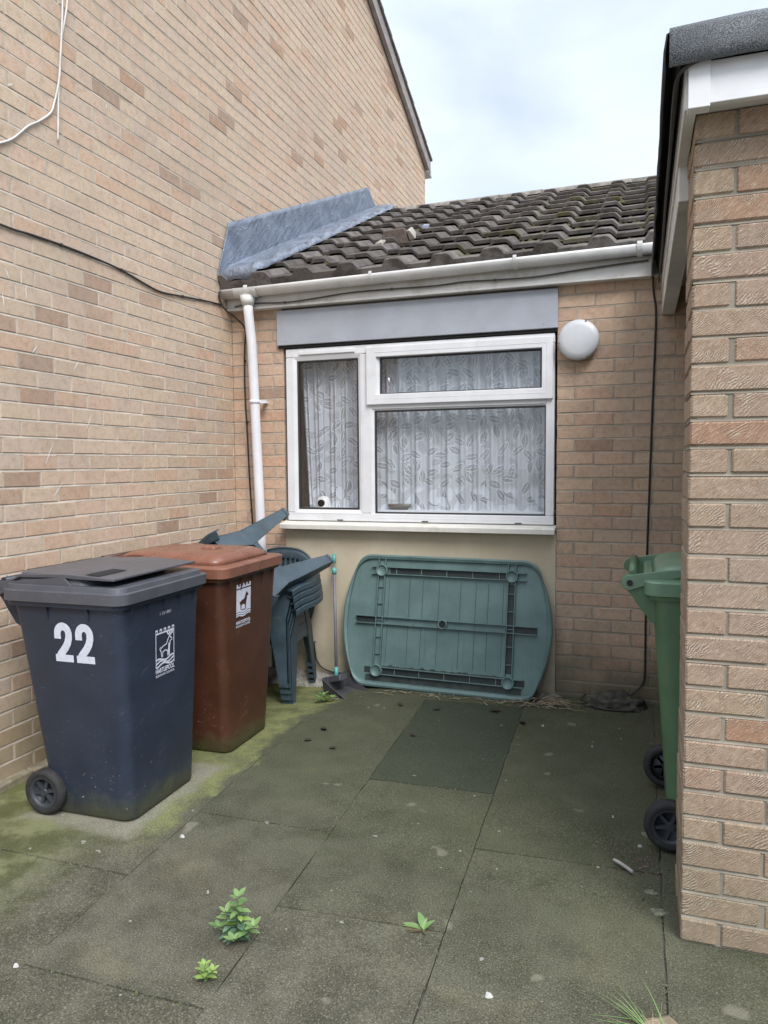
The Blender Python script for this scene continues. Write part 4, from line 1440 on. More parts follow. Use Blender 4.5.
def L_leg(mb, foot, top, wf, wt, sx, sy, th=.006):
    """angle-section leg: outer corner runs foot -> top; plates go inwards by (wf..wt)"""
    f, t_ = Vector(foot), Vector(top)
    for ax in (Vector((-sx, 0, 0)), Vector((0, -sy, 0))):
        oth = Vector((0, -sy * th, 0)) if ax.x else Vector((-sx * th, 0, 0))
        n = 8
        rings = []
        for k in range(n + 1):
            q = k / n
            p = f.lerp(t_, q)
            wd_ = wf + (wt - wf) * q
            rings.append([p, p + ax * wd_, p + ax * wd_ + oth, p + oth])
        mb.loft(rings, 0, False, True)


def arch(mb, p0, p1, ztop, zend, zmid, nrm, th=.006, n=14):
    """apron plate between two legs with an arched lower edge"""
    p0, p1, nrm = Vector(p0), Vector(p1), Vector(nrm)
    V, F = [], []
    for k in range(n + 1):
        q = k / n
        p = p0.lerp(p1, q)
        e = abs(2 * q - 1) ** 4
        zl = zmid + (zend - zmid) * e
        for o in (0, -th):
            V += [Vector((p.x, p.y, ztop)) + nrm * o, Vector((p.x, p.y, zl)) + nrm * o]
    for k in range(n):
        a, c = 4 * k, 4 * k + 4
        F += [(a, a + 1, c + 1, c), (a + 2, c + 2, c + 3, a + 3), (a + 1, a + 3, c + 3, c + 1), (a, c, c + 2, a + 2)]
    F += [(0, 2, 3, 1), (4 * n, 4 * n + 1, 4 * n + 3, 4 * n + 2)]
    mb.add(V, F, 0)


def make_chair(label):
    t = thing('garden_chair', label, 'chair', (0, 0, 0), (0, 0, 0), 'green plastic garden chairs')
    SH, hw, yf, yr = .44, .235, -.235, .215
    # seat with a shallow dip
    b = MB()
    V, F = [], []
    n, m = 12, 12
    for j in range(m + 1):
        for i in range(n + 1):
            u, v = i / n * 2 - 1, j / m
            wd_ = hw - .03 * v
            z = SH - .022 * (1 - u * u) * math.sin(PI * min(1, v * 1.05)) - .018 * v + (-.012 if j == 0 else 0)
            V.append((u * wd_, yf + (yr - yf) * v, z))
    for j in range(m):
        for i in range(n):
            a = j * (n + 1) + i
            F.append((a, a + 1, a + n + 2, a + n + 1))
    b.add(V, F, 0, True)
    b.build('seat', m_chair, t, local=True, solid=.006)
    b = MB()
    arch(b, (-hw - .005, yf - .004, 0), (hw + .005, yf - .004, 0), SH - .006, .30, .395, (0, -1, 0))
    arch(b, (hw + .006, yf, 0), (hw - .02, yr, 0), SH - .004, .30, .385, (1, 0, 0))
    arch(b, (-hw - .006, yf, 0), (-hw + .02, yr, 0), SH - .004, .30, .385, (-1, 0, 0))
    b.build('apron', m_chair, t, local=True)
    # legs: the front pair runs on up to carry the arms
    for sx in (-1, 1):
        b = MB()
        L_leg(b, (sx * .265, yf - .045, 0), (sx * .243, yf - .006, SH), .062, .135, sx, -1)
        L_leg(b, (sx * .243, yf - .006, SH), (sx * .285, yf + .03, .645), .135, .075, sx, -1)
        b.box(*sorted((sx * .266, sx * .200)), yf - .047, yf + .018, 0, .022)
        b.build('leg', m_chair, t, local=True)
        b = MB()
        L_leg(b, (sx * .235, yr + .075, 0), (sx * .222, yr + .012, SH), .045, .085, sx, 1)
        b.box(*sorted((sx * .236, sx * .188)), yr + .028, yr + .076, 0, .022)
        b.build('leg', m_chair, t, local=True)
    # arms
    for sx in (-1, 1):
        b = MB()
        path = spline([(sx * .270, yf - .015, .630), (sx * .300, yf + .06, .655), (sx * .325, yf + .20, .662), (sx * .315, yf + .36, .675), (sx * .245, yr + .055, .71)], 6)
        rings = []
        for k, p in enumerate(path):
            q = path[min(k + 1, len(path) - 1)] - path[max(k - 1, 0)]
            q.z = 0
            q.normalize()
            sd = Vector((q.y, -q.x, 0)) * (sx if True else 1)
            if sd.x * sx < 0:
                sd = -sd
            rings.append([p + sd * .030 + Vector((0, 0, -.030)), p + sd * .030, p + sd * .022 + Vector((0, 0, .006)), p - sd * .028 + Vector((0, 0, .006)), p - sd * .034, p - sd * .024 - Vector((0, 0, .003)), p + sd * .022 - Vector((0, 0, .003)), p + sd * .024 + Vector((0, 0, -.030))])
        b.loft(rings, 0, False, True)
        b.build('armrest', m_chair, t, local=True)
    # back: curved shell with slots, fan of ribs
    b = MB()
    n, m = 30, 12
    grid = {}
    V, F = [], []
    for j in range(m + 1):
        for i in range(n + 1):
            u, v = i / n * 2 - 1, j / m
            topz = .84 - .115 * abs(u) ** 2.6
            z = SH - .02 + (topz - SH + .02) * v
            wd_ = .205 + .035 * math.sin(PI * min(1, v * .75))
            th = u * 1.05
            V.append((wd_ * math.sin(th) / math.sin(1.05), yr - .015 + .10 * v + .075 * math.cos(th) - .03, z))
    for j in range(m):
        for i in range(n):
            if 2 <= j <= 9 and 4 <= i <= 25 and i % 2 == 0:
                continue
            a = j * (n + 1) + i
            F.append((a, a + 1, a + n + 2, a + n + 1))
    b.add(V, F, 0, True)
    b.build('backrest', m_chair, t, local=True, solid=.007)
    b = MB()
    rim = [Vector(V[m * (n + 1) + i]) for i in range(n + 1)]
    b.tube(rim, .009, 8)
    b.build('back_rail', m_chair, t, local=True)
    return t


SX, SY, SROT = -2.425, 4.60, R(4)
stack_lab = ['lowest green garden chair at the bottom of the nested stack by the downpipe',
             'second lowest green garden chair nested in the stack by the downpipe',
             'third green garden chair up, nested just under the top one of the stack',
             'uppermost upright green garden chair of the nested stack beside the cream wall']
proto = make_chair(stack_lab[0])
for k in range(4):
    c = proto if k == 0 else copy_tree(proto)
    c['label'] = stack_lab[k]
    c.location = (SX - .002 * k, SY - .012 * k, ground_z(SX, SY) * .75 + .045 * k)
    c.rotation_euler = (0, 0, SROT + R(random.uniform(-.6, .6)))
c = copy_tree(proto)
c['label'] = 'loose green garden chair lying tipped over with its legs up on the chair stack'
c.location = (-2.354, 4.795, .853)
c.rotation_euler = (R(75), R(-137.5), R(-3.7))

# ------------------------------------------------------------------ patio table top leaning on the wall, underside out


def table_mat():
    s = SB('sage_green_plastic')
    x, y, z = s.xyz()
    n1 = s.noise(4, 6, 0.6)
    n2 = s.noise(200, 2, 0.5)
    c = s.mix(s.step(n1, 0.3, 0.7), (0.088, 0.150, 0.146), (0.128, 0.205, 0.200))
    dark_zone = s.step(s.math('ADD', z, s.math('MULTIPLY', s.noise(8, 6, 0.7), 0.5)), 0.10, -0.16)  # darker towards the bottom edge of the table top
    c = s.mix(s.math('MULTIPLY', dark_zone, 0.6), c, (0.03, 0.034, 0.03))
    sp = s.step(s.noise(38, 4, 0.7), 0.66, 0.74)
    c = s.mix(s.math('MULTIPLY', sp, 0.35), c, (0.03, 0.035, 0.03))
    st = s.step(s.noise(1.0, 5, 0.6, s.comb(s.math('MULTIPLY', x, 22.0), 0.0, s.math('MULTIPLY', z, 2.0))), 0.55, 0.75)
    c = s.mix(s.math('MULTIPLY', st, 0.25), c, (0.045, 0.055, 0.05))
    return s.pbr(c, 0.5, s.bump(n2, 0.08, 0.002))


m_table = table_mat()
m_channel = simple('black_rib_channel', (0.018, 0.026, 0.025), 0.55, 0.35, 14, 0.4, 90, (0.008, 0.010, 0.009), 0.95)
HW_, HH_ = .725, .455
tilt = math.asin((4.905 - 4.735) / .91)
tab = thing('table_top', 'sage green oval plastic table top leaning underside out against the cream wall', 'table top', (-1.250, 4.735, ground_z(-1.2, 4.7) + .004), (-tilt, R(0.35), R(-0.6)))


def t_outline(o):
    """half-oval ended outline inset by o"""
    pts = []
    hw, hh = HW_ - o, HH_ - o
    cu, rc = .575, .085
    n = 10
    # right end bulge from bottom to top, corners rounded
    for k in range(n + 1):
        v = -hh * .80 + 1.60 * hh * k / n
        pts.append((hw - (hw - cu - .068) * (abs(v) / (hh * .80)) ** 1.9, v))
    x1 = pts[-1][0]
    y1 = pts[-1][1]
    for k in range(1, 6):
        a = k / 6
        p0, p1, p2 = Vector((x1, y1)), Vector((cu + .04 - o * .3, hh * 1.0)), Vector((cu - .05, hh))
        pts.append(tuple((1 - a) ** 2 * p0 + 2 * a * (1 - a) * p1 + a * a * p2))
    pts.append((cu - .05, hh))
    half = pts
    left = [(-x, y) for x, y in reversed(half)]
    bot = []
    full_ = half + left
    tail = [(x, -y) for x, y in reversed(half[n + 1:])]
    tail_l = [(-x, -y) for x, y in half[n + 1:]]
    return full_ + tail_l + tail


tz = lambda u, v, d: Vector((u, d, v + HH_))         # local frame: y points into the wall, v up the table
b = MB()
for o0, o1, d0, d1 in ((0.0, 0.0, .0, .034), (.0, .012, .0, -.004), (.012, .030, -.004, .004), (.030, .034, .004, .022)):
    A_, B_ = t_outline(o0), t_outline(o1)
    n = len(A_)
    b.add([tz(u, v, d0) for u, v in A_] + [tz(u, v, d1) for u, v in B_], [(k, (k + 1) % n, n + (k + 1) % n, n + k) for k in range(n)], 0, False)
O_ = t_outline(.0)
b.add([tz(u, v, .034) for u, v in O_], [tuple(range(len(O_)))])
b.build('rim', m_table, tab, local=True)
b = MB()
I_ = t_outline(.032)
edge_us = [-.40, -.25, -.155, -.04, .11, .215, .30, .40]
b.prism(I_, tz, .022, .030)
b.build('panel', m_table, tab, local=True)
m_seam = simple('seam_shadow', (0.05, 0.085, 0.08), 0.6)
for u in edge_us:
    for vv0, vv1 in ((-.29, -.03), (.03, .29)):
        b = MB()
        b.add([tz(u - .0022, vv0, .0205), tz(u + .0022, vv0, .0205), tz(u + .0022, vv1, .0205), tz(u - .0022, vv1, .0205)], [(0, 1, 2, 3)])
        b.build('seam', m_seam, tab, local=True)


def rib(mb, u0_, v0_, u1_, v1_, h=.020, th=.005):
    p, q = Vector((u0_, v0_)), Vector((u1_, v1_))
    k = (q - p).normalized()
    k = Vector((-k.y, k.x)) * th / 2
    c = [p + k, p - k, q - k, q + k]
    mb.hexa([tz(a.x, a.y, .0215) for a in c] + [tz(a.x, a.y, .0215 - h) for a in c])


SU, SV = .455, .345
for (ua, va, ub, vb, hz_) in ((-.53, SV, .55, SV, 1), (-.50, -SV, .55, -SV, 1), (-.63, 0, .63, 0, 1), (-SU, -SV, -SU, SV, 0), (SU, -SV, SU, SV, 0), (-SU, SV, -SU, .425, 0), (SU, SV, SU, .425, 0)):
    for s_ in (-1, 1):
        off = .024 * s_
        b = MB()
        if hz_:
            rib(b, ua, va + off, ub, vb + off, .024)
        else:
            rib(b, ua + off, va, ub + off, vb, .0245)
        b.build('stiffening_rib', m_table, tab, local=True)
    n = 6
    for k in range(1, n):
        q = k / n
        b = MB()
        if hz_:
            u = ua + (ub - ua) * q
            rib(b, u, va - .022, u, va + .022, .012)
        elif abs(vb - va) > .3:
            v = va + (vb - va) * q
            rib(b, ua - .022, v, ua + .022, v, .0125)
        else:
            continue
        b.build('cross_rib', m_table, tab, local=True)
b = MB()


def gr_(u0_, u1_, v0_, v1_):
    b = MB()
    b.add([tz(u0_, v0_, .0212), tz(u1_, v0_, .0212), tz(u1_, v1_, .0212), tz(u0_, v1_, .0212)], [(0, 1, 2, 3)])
    b.build('dark_zone', m_channel, tab, local=True)  # near-black sheet over the channel floor between two ribs


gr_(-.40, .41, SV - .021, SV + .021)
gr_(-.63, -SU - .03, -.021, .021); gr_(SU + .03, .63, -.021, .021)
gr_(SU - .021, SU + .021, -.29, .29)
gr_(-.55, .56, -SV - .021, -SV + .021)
b = MB()
V, F = [], []
gx = [(-.54 + 1.08 * k / 60) for k in range(61)]
for x in gx:
    V += [tz(x, -.418, .0208), tz(x, -SV - .026 - .006 * random.random(), .0208)]
b.add(V, [(2 * k, 2 * k + 1, 2 * k + 3, 2 * k + 2) for k in range(60)])
m_strip = simple('dark_rib_strip', (0.032, 0.042, 0.038), 0.55, .4, 20, .4, 60)  # dark tone for the uneven strips either side of the lower ribs
b.build('dark_strip', m_strip, tab, local=True)
b = MB()
V = []
for x in gx:
    V += [tz(x * .9, -SV + .026, .0206), tz(x * .9, -SV + .032 + .022 * max(0, mnoise.noise((x * 24, 3, 0)) + .1), .0206)]
b.add(V, [(2 * k, 2 * k + 1, 2 * k + 3, 2 * k + 2) for k in range(60)])
b.build('dark_strip', m_strip, tab, local=True)
for u, v in ((-SU, SV), (SU, SV), (-SU, -SV), (SU, -SV), (0, 0)):
    b = MB()
    r_ = .036 if u else .026
    n = 20
    rings = [[tz(u + q * math.cos(a), v + q * math.sin(a), d) for a in [2 * PI * k / n for k in range(n)]] for q, d in ((r_ + .006, .021), (r_ + .005, -.010), (r_, -.012), (r_ - .001, -.0045), (.001, -.0045))]
    b.loft(rings, 0, True, False)
    so = b.build('leg_socket' if u else 'parasol_collar', m_table, tab, local=True)
    if not u:
        b = MB()
        b.loft([[tz(u + q * math.cos(a), v + q * math.sin(a), -.0055) for a in [2 * PI * k / n for k in range(n)]] for q in (.023, .001)], 0, False, False)
        b.build('parasol_hole', m_void, so, local=True)

# ------------------------------------------------------------------ long-handled dustpan
dpan = thing('dustpan', 'grey long handled dustpan with turquoise grip standing beside the leaning table top', 'dustpan', (-1.90, 4.66, ground_z(-1.9, 4.66)))
m_pan = simple('slate_grey_plastic', (0.065, 0.066, 0.076), 0.5, 0.15, 15, 0.15, 80, (0.15, 0.14, 0.11), 0.4)
m_pole = simple('mauve_grey_pole', (0.175, 0.16, 0.20), 0.4, 0.1, 20, 0.1, 80)
m_turq = simple('turquoise_plastic', (0.10, 0.36, 0.35), 0.4, 0.1, 20, 0.1, 80)
Zr = Matrix.Rotation(R(-28), 3, 'Z')
dl = lambda x, y, z: Zr @ Vector((x, y, z))
b = MB()
# tray: shallow scoop open towards +x, low at the lip
wv = .10
tray = []
for x, h in ((-.10, .105), (-.06, .085), (.0, .06), (.08, .035), (.15, .012)):
    tray.append([dl(x, -wv - .012, h), dl(x, -wv, .006), dl(x, -wv * .5, .002), dl(x, wv * .5, .002), dl(x, wv, .006), dl(x, wv + .012, h)])
b.loft(tray, 0, False, False, False)
b.add([dl(-.10, -wv - .012, .105), dl(-.10, -wv, .006), dl(-.10, wv, .006), dl(-.10, wv + .012, .105)], [(0, 1, 2, 3)])
b.build('pan', m_pan, dpan, local=True, solid=.005)
b = MB()
b.hexa([dl(-.10, -.05, .06), dl(.0, -.035, .09), dl(.0, .035, .09), dl(-.10, .05, .06), dl(-.10, -.05, .10), dl(-.02, -.03, .13), dl(-.02, .03, .13), dl(-.10, .05, .10)])
b.build('pan_hood', m_pan, dpan, local=True, bevel=.006)
p0, p1 = Vector((-.072, .035, .10)), Vector((-.165, .238, .925))
dirp = (p1 - p0)
seg = lambda a, c, r_, m_, nm: MB().tube([p0 + dirp * a, p0 + dirp * (a + c) / 2, p0 + dirp * c], r_, 12).build(nm, m_, dpan, local=True)
seg(.05, .90, .0105, m_pole, 'pole')
seg(-.01, .075, .0145, m_turq, 'ferrule')
seg(.835, .885, .017, m_turq, 'collar')
seg(.925, 1.0, .0135, m_turq, 'grip')

# ------------------------------------------------------------------ wall light, window-sill things, curtains
lamp = thing('wall_light', 'round white bulkhead light fixed on the brick wall right of the window', 'wall light', (-.377, YB - .001, 2.303))
n = 40
disc = lambda prof_: [[Vector((q * math.cos(a), -d, q * math.sin(a))) for a in [2 * PI * k / n for k in range(n)]] for q, d in prof_]
b = MB(); b.loft(disc([(.116, 0), (.118, .028), (.112, .034)]), 0, True, True)
b.build('light_base', simple('grey_lamp_base', (0.30, 0.29, 0.27), 0.6), lamp, local=True)
b = MB(); b.loft(disc([(.123, .030), (.127, .040), (.125, .062), (.116, .074), (.085, .080), (.04, .083), (.002, .084)]), 0, True, True)
b.build('diffuser', simple('opal_white_diffuser', (0.56, 0.575, 0.61), 0.38, 0.05, 8, 0.02, 60, (0.4, 0.4, 0.38), .2), lamp, local=True)
b = MB()
for a in (R(68), R(188), R(-72)):
    c_ = Vector((.121 * math.cos(a), -.066, .121 * math.sin(a)))
    b.tube([c_, c_ + Vector((0, -.012, 0))], .0055, 8)
b.build('screw', m_grey_cable, lamp, local=True)


def lace_mat():
    s = SB('white_lace_net')
    x, y, z = s.xyz()

    def leaves(sc, off, rl, rw, thresh):
        v = s.comb(s.math('MULTIPLY', s.math('ADD', x, off), sc), s.math('MULTIPLY', z, sc * .9), 0.0)
        vo = s.n('TexVoronoi', {'feature': 'F1', 'voronoi_dimensions': '2D'}, Vector=v, Scale=1.0, Randomness=0.75)
        d = s.n('VectorMath', {'operation': 'SUBTRACT'}, i0=v, i1=vo.outputs['Position']).outputs[0]
        sep = s.n('SeparateColor', None, Color=vo.outputs['Color'])
        an = s.math('MULTIPLY', sep.outputs[0], 6.28)
        ro = s.n('VectorRotate', {'rotation_type': 'Z_AXIS'}, Vector=d, Angle=an).outputs[0]
        q = s.n('SeparateXYZ', None, Vector=ro)
        lx = s.math('DIVIDE', q.outputs[0], rl)
        prof_ = s.math('SUBTRACT', 1.0, s.math('MULTIPLY', lx, lx))
        ly = s.math('DIVIDE', s.math('ABSOLUTE', q.outputs[1]), rw)
        f = s.math('SUBTRACT', prof_, ly)                       # >0 inside the leaf
        inside = s.step(f, 0.0, 0.06)
        rim_ = s.math('MULTIPLY', inside, s.step(f, 0.34, 0.22))
        vein = s.math('MULTIPLY', inside, s.step(ly, 0.12, 0.05))
        return inside, s.math('MAXIMUM', rim_, vein), sep.outputs[1]

    i1, r1, c1 = leaves(10.6, 0.0, .62, .30, 0)
    i2, r2, c2 = leaves(10.2, 3.37, .58, .30, 0)
    low = s.step(z, 1.46, 1.34)
    # net ground with darker sheer leaves, bright outlines, and a border of solid leaves at the hem
    al = s.math('SUBTRACT', 0.76, s.math('MULTIPLY', s.math('MAXIMUM', i1, s.math('MULTIPLY', i2, .6)), 0.27))
    al = s.math('MAXIMUM', al, s.math('MULTIPLY', s.math('MAXIMUM', r1, s.math('MULTIPLY', r2, .8)), 0.93))
    al = s.math('MAXIMUM', al, s.math('MULTIPLY', s.math('MULTIPLY', i2, low), 0.97), clamp=True)
    dif = s.n('BsdfDiffuse', None, Color=(0.72, 0.745, 0.81))
    trl = s.n('BsdfTranslucent', None, Color=(0.75, 0.74, 0.74))
    trp = s.n('BsdfTransparent')
    m1 = s.n('MixShader', None, Fac=0.12)
    s.nt.links.new(dif.outputs[0], m1.inputs[1]); s.nt.links.new(trl.outputs[0], m1.inputs[2])
    m2 = s.n('MixShader', None, Fac=al)
    s.nt.links.new(trp.outputs[0], m2.inputs[1]); s.nt.links.new(m1.outputs[0], m2.inputs[2])
    s.nt.links.new(m2.outputs[0], s.out.inputs['Surface'])
    return s.mat


m_lace = lace_mat()


def curtain(label, x0, x1, z0, z1, seed, gather):
    t = MB()
    V, F = [], []
    n, m = 150, 24
    rn = random.Random(seed)
    ph = [rn.uniform(0, 6) for _ in range(4)]
    for j in range(m + 1):
        q = j / m
        for i in range(n + 1):
            u = i / n
            xx = x0 + (x1 - x0) * u
            amp = .007 + .010 * (0.4 + 0.6 * u if gather else 1)
            y = YB + .135 + amp * math.sin(u * (x1 - x0) * 62 + ph[0] + .5 * math.sin(q * 2 + ph[1]) + 1.2 * math.sin(u * 9)) + .010 * math.sin(u * (x1 - x0) * 141 + ph[2])
            zb = z0 + .012 * math.sin(u * 17 + ph[3])
            xx += gather * (1 - q) * (.055 if u < .35 else 0) * (1 - u / .35 if u < .35 else 0)
            V.append((xx, y, zb + (z1 - zb) * q))
    for j in range(m):
        for i in range(n):
            a = j * (n + 1) + i
            F.append((a, a + 1, a + n + 2, a + n + 1))
    t.add(V, F, 0, True)
    o = t.build('net_curtain', m_lace)
    tag(o, label, 'curtain', 'lace net curtains in the window')
    return o


curtain('leaf patterned lace net curtain hanging behind the narrow left window pane', -2.39, -1.86, 1.185, 2.31, 3, 1.0)
curtain('wide leaf patterned lace net curtain hanging behind the two right hand panes', -1.80, -.55, 1.165, 2.32, 5, 0.0)
# inside sill board belongs to the building
b = MB(); b.box(-2.44, -.53, FY1 + .001, YB + .32, 1.188, 1.2085)
b.build('window_board', m_upvc, wino)
b = MB(); b.box(-2.65, 2.79, ym + .23, 8.49, -.05, .02)
b.build('floor', simple('brown_carpet', (0.10, 0.085, 0.07), 0.95), bung)

sc_ = thing('security_camera', 'small white camera with black lens on the sill behind the left pane', 'camera', (-2.185, YB + .066, 1.209))
b = MB()
b.loft([[Vector((q * math.cos(a), q * math.sin(a) * .8, z)) for a in [2 * PI * k / 24 for k in range(24)]] for q, z in ((.062, 0), (.064, .01), (.056, .035), (.050, .06), (.042, .078), (.025, .09), (.004, .094))], 0, True, True)
b.build('housing', simple('white_camera_shell', (0.75, 0.75, 0.75), 0.35), sc_, local=True)
b = MB()
b.loft([[Vector((.026 * math.cos(a), -d, .045 + .026 * math.sin(a))) for a in [2 * PI * k / 20 for k in range(20)]] for d in (.03, .051)], 0, False, True)
b.build('lens', simple('black_lens', (0.01, 0.01, 0.012), 0.15), sc_, local=True)
b = MB()
b.loft([[Vector((-1.615 + q * math.cos(a) * 1.5, YB + .10 + q * math.sin(a) * .5, z)) for a in [2 * PI * k / 20 for k in range(20)]] for q, z in ((.04, 1.209), (.058, 1.232), (.058, 1.250), (.05, 1.250), (.046, 1.22))], 0, True, True)
tag(b.build('dish', simple('grey_brown_dish', (0.13, 0.115, 0.10), 0.4)), 'low grey brown dish on the inner sill behind the large lower pane', 'dish')

# ------------------------------------------------------------------ cables


m_dark_cable = simple('dark_grey_cable', (0.07, 0.065, 0.06), 0.6)


def cable(name, label, pts, r, mat, n=8, clips=()):
    b = MB()
    b.tube(spline(pts, n), r, 7)
    o = b.build(name, mat)
    tag(o, label, 'cable')
    for c_ in clips:
        k = MB()
        c_ = Vector(c_)
        k.box(c_.x - .006, c_.x + .006, c_.y - .006, c_.y + .006, c_.z - .008, c_.z + .008)
        k.build('cable_clip', mat, o)
    return o


xw = XL + .008
cable('white_cable', 'pair of thin white cables dangling down the tall gable wall', [(xw, 3.34, 4.30), (xw, 3.315, 3.975), (xw, 3.26, 3.74), (xw + .012, 3.222, 3.53), (xw, 3.195, 3.40), (xw, 3.165, 3.335), (xw, 3.09, 3.265), (xw, 3.01, 3.205), (xw, 2.92, 3.115), (xw, 2.84, 3.06), (xw, 2.70, 2.99), (xw, 2.3, 2.9)], .0052, m_white_cable)
cable('white_cable', 'short loose end of white cable hanging straight on the tall gable wall', [(xw + .004, 3.28, 4.30), (xw + .004, 3.275, 3.96), (xw + .012, 3.245, 3.72), (xw + .006, 3.225, 3.50), (xw + .004, 3.216, 3.36), (xw + .004, 3.206, 3.21)], .0048, m_white_cable)
cable('black_cable', 'black cable sagging along the gable wall towards the gutter corner',
      [(xw, 2.2, 2.70), (xw, 2.82, 2.676), (xw, 3.0, 2.682), (xw, 3.21, 2.687), (xw, 3.45, 2.684), (xw, 3.683, 2.672), (xw, 3.9, 2.642), (xw, 4.064, 2.627), (xw, 4.3, 2.648), (xw, 4.55, 2.672), (xw, 4.80, 2.69)], .006, m_black_cable, 6,
      [(xw, 3.21, 2.687), (xw, 3.683, 2.672), (xw, 4.3, 2.648)])
yc = YB - .008
cable('black_cable', 'black cable dropping from the gutter end beside the white downpipe',
      [(XL + .02, YB - .17, 2.80), (XL + .012, YB - .19, 2.74), (XL + .03, YB - .15, 2.66), (XL + .075, YB - .05, 2.60), (XL + .115, yc, 2.53), (XL + .108, yc, 2.38), (XL + .104, yc, 2.1), (XL + .118, yc, 1.75), (XL + .130, yc, 1.4), (XL + .15, yc, 1.0), (XL + .15, yc, .3)], .006, m_black_cable, 8,
      [(XL + .112, yc, 2.30), (XL + .118, yc, 1.85), (XL + .14, yc, 1.2)])
b_ = lambda x, z: (x, YB - .086, z - .018)
cable('grey_cable', 'thin dark grey cable clipped along the fascia under the gutter',
      [b_(-2.80, 2.70), b_(-2.66, 2.712), b_(-2.4, 2.700), b_(-2.2, 2.708), b_(-1.9, 2.728), b_(-1.6, 2.728), b_(-1.3, 2.724), b_(-1.1, 2.733), b_(-.9, 2.728), b_(-.65, 2.725), b_(-.4, 2.742), b_(-.15, 2.757), b_(.03, 2.765)], .0055, m_dark_cable, 6,
      [b_(-1.6, 2.728), b_(-.9, 2.728), b_(-2.4, 2.700)])
cable('black_cable', 'thin black cable running down the back wall to a lump by the green bin',
      [(.075, YB - .06, 2.75), (.06, YB - .05, 2.66), (.062, yc, 2.58), (.078, yc, 2.45), (.074, yc, 2.2), (.064, yc, 1.8), (.056, yc, 1.4), (.048, yc, 1.0), (.045, yc, .55), (.045, yc, .22), (.03, YB - .02, .13), (-.02, YB - .05, .075), (-.08, YB - .10, .03), (-.02, YB - .20, .012), (-.20, YB - .22, .010), (-.30, YB - .16, .012), (-.34, YB - .10, .025), (-.31, YB - .07, .05)], .0062, m_black_cable, 8,
      [(.076, yc, 2.3), (.06, yc, 1.6), (.05, yc, .9), (.045, yc, .33)])
cable('black_cable', 'short black cable end curling out of the cream wall beside the dustpan',
      [(-2.235, YB - .012, .24), (-2.225, YB - .05, .235), (-2.222, YB - .04, .17), (-2.215, YB - .03, .11), (-2.17, YB - .03, .055), (-2.09, YB - .03, .03), (-1.98, YB - .03, .025), (-1.80, YB - .04, .012)], .006, m_black_cable)
cable('black_cable', 'dark cable looped round the front corner of the felt porch roof',
      [(.70, PY - .126, 2.668), (.45, PY - .128, 2.671), (.34, PY - .13, 2.677), (.25, PY - .135, 2.674), (.17, PY - .135, 2.664), (.115, PY - .14, 2.648), (.085, PY - .11, 2.628), (.08, PY + .02, 2.608), (.082, PY + .3, 2.60), (.085, PY + .9, 2.603), (.09, PY + 1.6, 2.60), (.09, YB - .12, 2.61)], .0052, m_black_cable)

# ------------------------------------------------------------------ lump on the ground, litter, twigs


def rock(name, label, cat, loc, size, mat, seed, flat=.6):
    bm = bmesh.new()
    bmesh.ops.create_icosphere(bm, subdivisions=4, radius=1)
    for v in bm.verts:
        q = v.co.copy()
        k = 1 + .40 * mnoise.noise(q * 1.9 + Vector((seed, 0, 0))) + .20 * mnoise.noise(q * 5 + Vector((0, seed, 0)))
        v.co = Vector((q.x * size[0], q.y * size[1], max(q.z * k, -.5) * size[2])) * k
    me = bpy.data.meshes.new(name)
    bm.to_mesh(me); bm.free()
    me.materials.append(mat)
    for p in me.polygons:
        p.use_smooth = True
    o = bpy.data.objects.new(name, me)
    COL.objects.link(o)
    o.location = loc
    return tag(o, label, cat)


m_lump = simple('dirty_grey_lump', (0.06, 0.057, 0.045), 0.95, 0.5, 25, 1.0, 70, (0.13, 0.125, 0.10), 0.7)
rock('stone', 'dirty flat dark stone with a black cable looped round it by the back wall', 'stone', (-.135, YB - .135, .015), (.165, .075, .06), m_lump, 4)

m_leaf_dead = simple('dead_brown_leaf', (0.045, 0.03, 0.02), 0.8, 0.4, 60, 0.3, 200)
m_twig = simple('dry_pale_twig', (0.30, 0.24, 0.17), 0.85, 0.3, 60, 0.3, 200)
m_chip = simple('white_chip', (0.46, 0.46, 0.43), 0.8, 0.15, 60, 0.2, 200)


def curled_leaf(x, y, s_, rot, label, mat=m_leaf_dead):
    b = MB()
    V, F = [], []
    n = 6
    for k in range(n + 1):
        q = k / n
        wd_ = .42 * math.sin(PI * (q * .92 + .04)) * s_
        h = .35 * s_ * (q - .3) ** 2 * 2
        for e in (-1, -.4, .4, 1):
            V.append(Vector(((q - .5) * s_ * 1.5, e * wd_, h + .40 * wd_ * abs(e) + .002)))
    Rz = Matrix.Rotation(rot, 3, 'Z')
    V = [Rz @ v + Vector((x, y, ground_z(x, y) + .003)) for v in V]
    for k in range(n):
        for e in range(3):
            F.append((k * 4 + e, k * 4 + e + 1, k * 4 + e + 5, k * 4 + e + 4))
    b.add(V, F, 0, True)
    o = b.build('dead_leaf', mat, solid=.0015)
    tag(o, label, 'leaf', 'dead leaves scattered on the paving')
    return o


def chip(x, y, s_, label):
    s_ *= .72
    b = MB()
    k = 9
    ring = [(x + s_ * math.cos(2 * PI * a / k) * random.uniform(.6, 1.1), y + s_ * .7 * math.sin(2 * PI * a / k) * random.uniform(.6, 1.1)) for a in range(k)]
    z = ground_z(x, y) + .004
    b.add([(u, v, z - .004) for u, v in ring] + [(x + (u - x) * .6, y + (v - y) * .6, z + .005) for u, v in ring], [tuple(range(k, 2 * k))] + [(a, (a + 1) % k, k + (a + 1) % k, k + a) for a in range(k)])
    return tag(b.build('white_chip', m_chip), label, 'chip', 'white chips lying on the paving')


